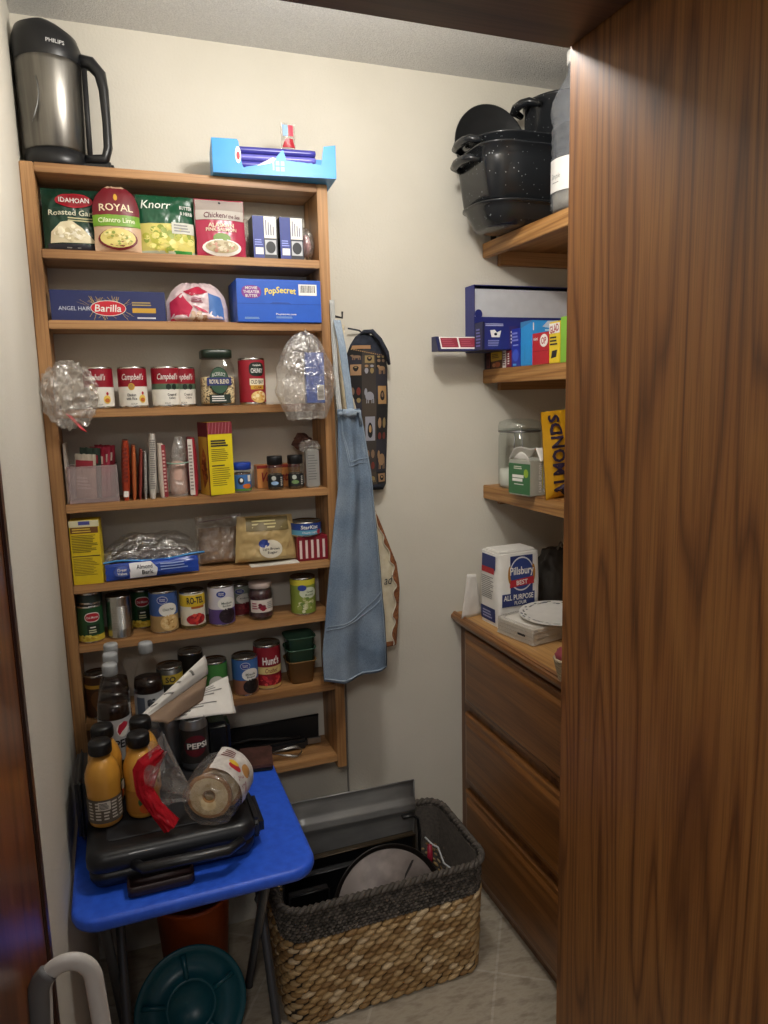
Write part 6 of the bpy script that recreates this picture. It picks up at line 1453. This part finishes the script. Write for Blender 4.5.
for k in range(8): mb.box(-NW+.001*(k % 2), NW-.001*(k % 3), -.075+.001*(k % 3), .075-.001*(k % 2), .0012+k*.0055, .0012+k*.0055+.0050, M('d8d3ca', .85), .002)
mb.build('napkin_stack', t)
def wrapf(u, v):
    a = 2*PI*u; c, s_ = math.cos(a), math.sin(a); k = .3; sh = 1 if v < .75 else 1-(v-.75)*.9
    return ((NW+.004)*math.copysign(abs(c)**k, c)*sh+.003*nz(c*4, s_*4, v*4), .080*math.copysign(abs(s_)**k, s_)*sh+.003*nz(c*4, s_*4, v*4+3), 0.0006+.049*min(1, v/.8))
mb = MB(); mb.patch(wrapf, 60, 16, FILM2, False, wrapu=True); mb.build('plastic_wrap', t)
mb = MB(); mb.box(-NW-.0065, -NW-.006, -.05, -.02, .022, .028, INK, 0); mb.build('wrap_mark', t)
pr_ = .100
t = thing('paper_plate', 'white paper plate with dark floral rim lying on the napkin pack', 'plate', (1.128, 1.690, zt+.0555), (R(3), R(-2), 0))
mb = MB(); PL = M('dddad4', .5); mb.lathe([(0, 0), (pr_*.68, 0), (pr_*.74, .003), (pr_*.97, .0065), (pr_, .007), (pr_, .006), (pr_*.75, .001), (pr_*.68, -.002), (0, -.002)], PL, 64)
rn = random.Random(4)
for k in range(44):
    a = 2*PI*k/44+rn.uniform(-.04, .04); rr_ = pr_*rn.uniform(.80, .94); mpp = lambda p, q, l, a=a, rr_=rr_: ((rr_+q)*math.cos(a)-p*math.sin(a), (rr_+q)*math.sin(a)+p*math.cos(a), .003+.0035*((rr_+q)/pr_-.74)/.23+l)
    mb.ell(mpp, 0, 0, rn.uniform(.004, .009), rn.uniform(.002, .004), [M('5a5a62'), M('7a7a80'), M('6a6a58')][k % 3], .0008, 8, 1)
mb.build('plate_disc', t)
t = thing('dark_bag', 'dark grey bag standing at the back of the worktop behind the doorway panel', 'bag', (1.245, 1.86, zt+.012))
mb = MB(); mb.blob((0, 0, .095), (.055, .05, .09), M('3a3632', .5), .18, 2.3, 5, 4, True, .8); mb.build('bag_body', t)
mb = MB(); mb.tube([(-.02, -.02, .18), (0, -.02, .215), (.02, -.02, .18)], .004, M('6a645c', .5), 8); mb.build('tied_top', t)
t = thing('trinket_basket', 'small pale woven pot with red cloth top beside the doorway panel', 'pot', (.975, 1.385, zt))
mb = MB()
for k in range(7): mb.lathe([(.030+.002*k, .001+k*.008), (.034+.002*k, .005+k*.008), (.030+.002*k, .009+k*.008)], M('a8977c', .8), 28)
mb.lathe([(0, .0005), (.03, .0005), (.04, .056), (.036, .058), (.028, .006), (0, .006)], M('a8977c', .8), 28); mb.build('woven_pot', t)
mb = MB(); mb.blob((0, 0, .062), (.036, .036, .022), M('8a3a44', .8), .2, 3, 2, 3); mb.build('cloth_top', t)

# ================================================================== looped handle by the left jamb
lp = A(67, 957, .80); lx0, lx1 = PX(43, 1000, .80), PX(97, 1010, .80)
t = thing('loop_handle', 'white looped handle with grey left side, standing up beside the left door jamb', 'handle', ((lx0+lx1)/2, .80, 0))
hw_ = (lx1-lx0)/2; top = lp.z-.010; zb_ = top-.20
def loop(s_):
    a = PI*s_
    if s_ < 0: return Vector((-hw_*(1-.35*s_), 0, top-hw_+s_*.16))
    if s_ > 1: return Vector((hw_*(1+.35*(s_-1)), 0, top-hw_-(s_-1)*.16))
    return Vector((-hw_*math.cos(a), 0, top-hw_+hw_*1.15*math.sin(a)))
WM = M('cfcac2', .45)
mb = MB(); mb.tube([loop(-1+3*i/60) for i in range(61)], .0075, WM, 12, flat=1.35); mb.build('white_loop', t)
mb = MB(); mb.tube([loop(-.95+1.27*i/30)+Vector((-.0035, -.004, .001)) for i in range(31)], .0085, M('6d6c6b', .6), 12, flat=1.35); mb.build('grey_grip', t)
mb = MB(); mb.tube([loop(-1), Vector((-.01, 0, top-hw_-.22)), Vector((0, 0, .30)), Vector((0, 0, .02))], [.010, .014, .014, .014], WM, 12); mb.tube([loop(2), Vector((.008, 0, top-hw_-.22)), Vector((0, 0, .5))], [.010, .012, .012], WM, 12); mb.build('shaft', t)
mb = MB(); mb.box(-.03, .10, -.06, .06, 0, .035, M('6d6c6b', .6), .012); mb.build('floor_base', t)
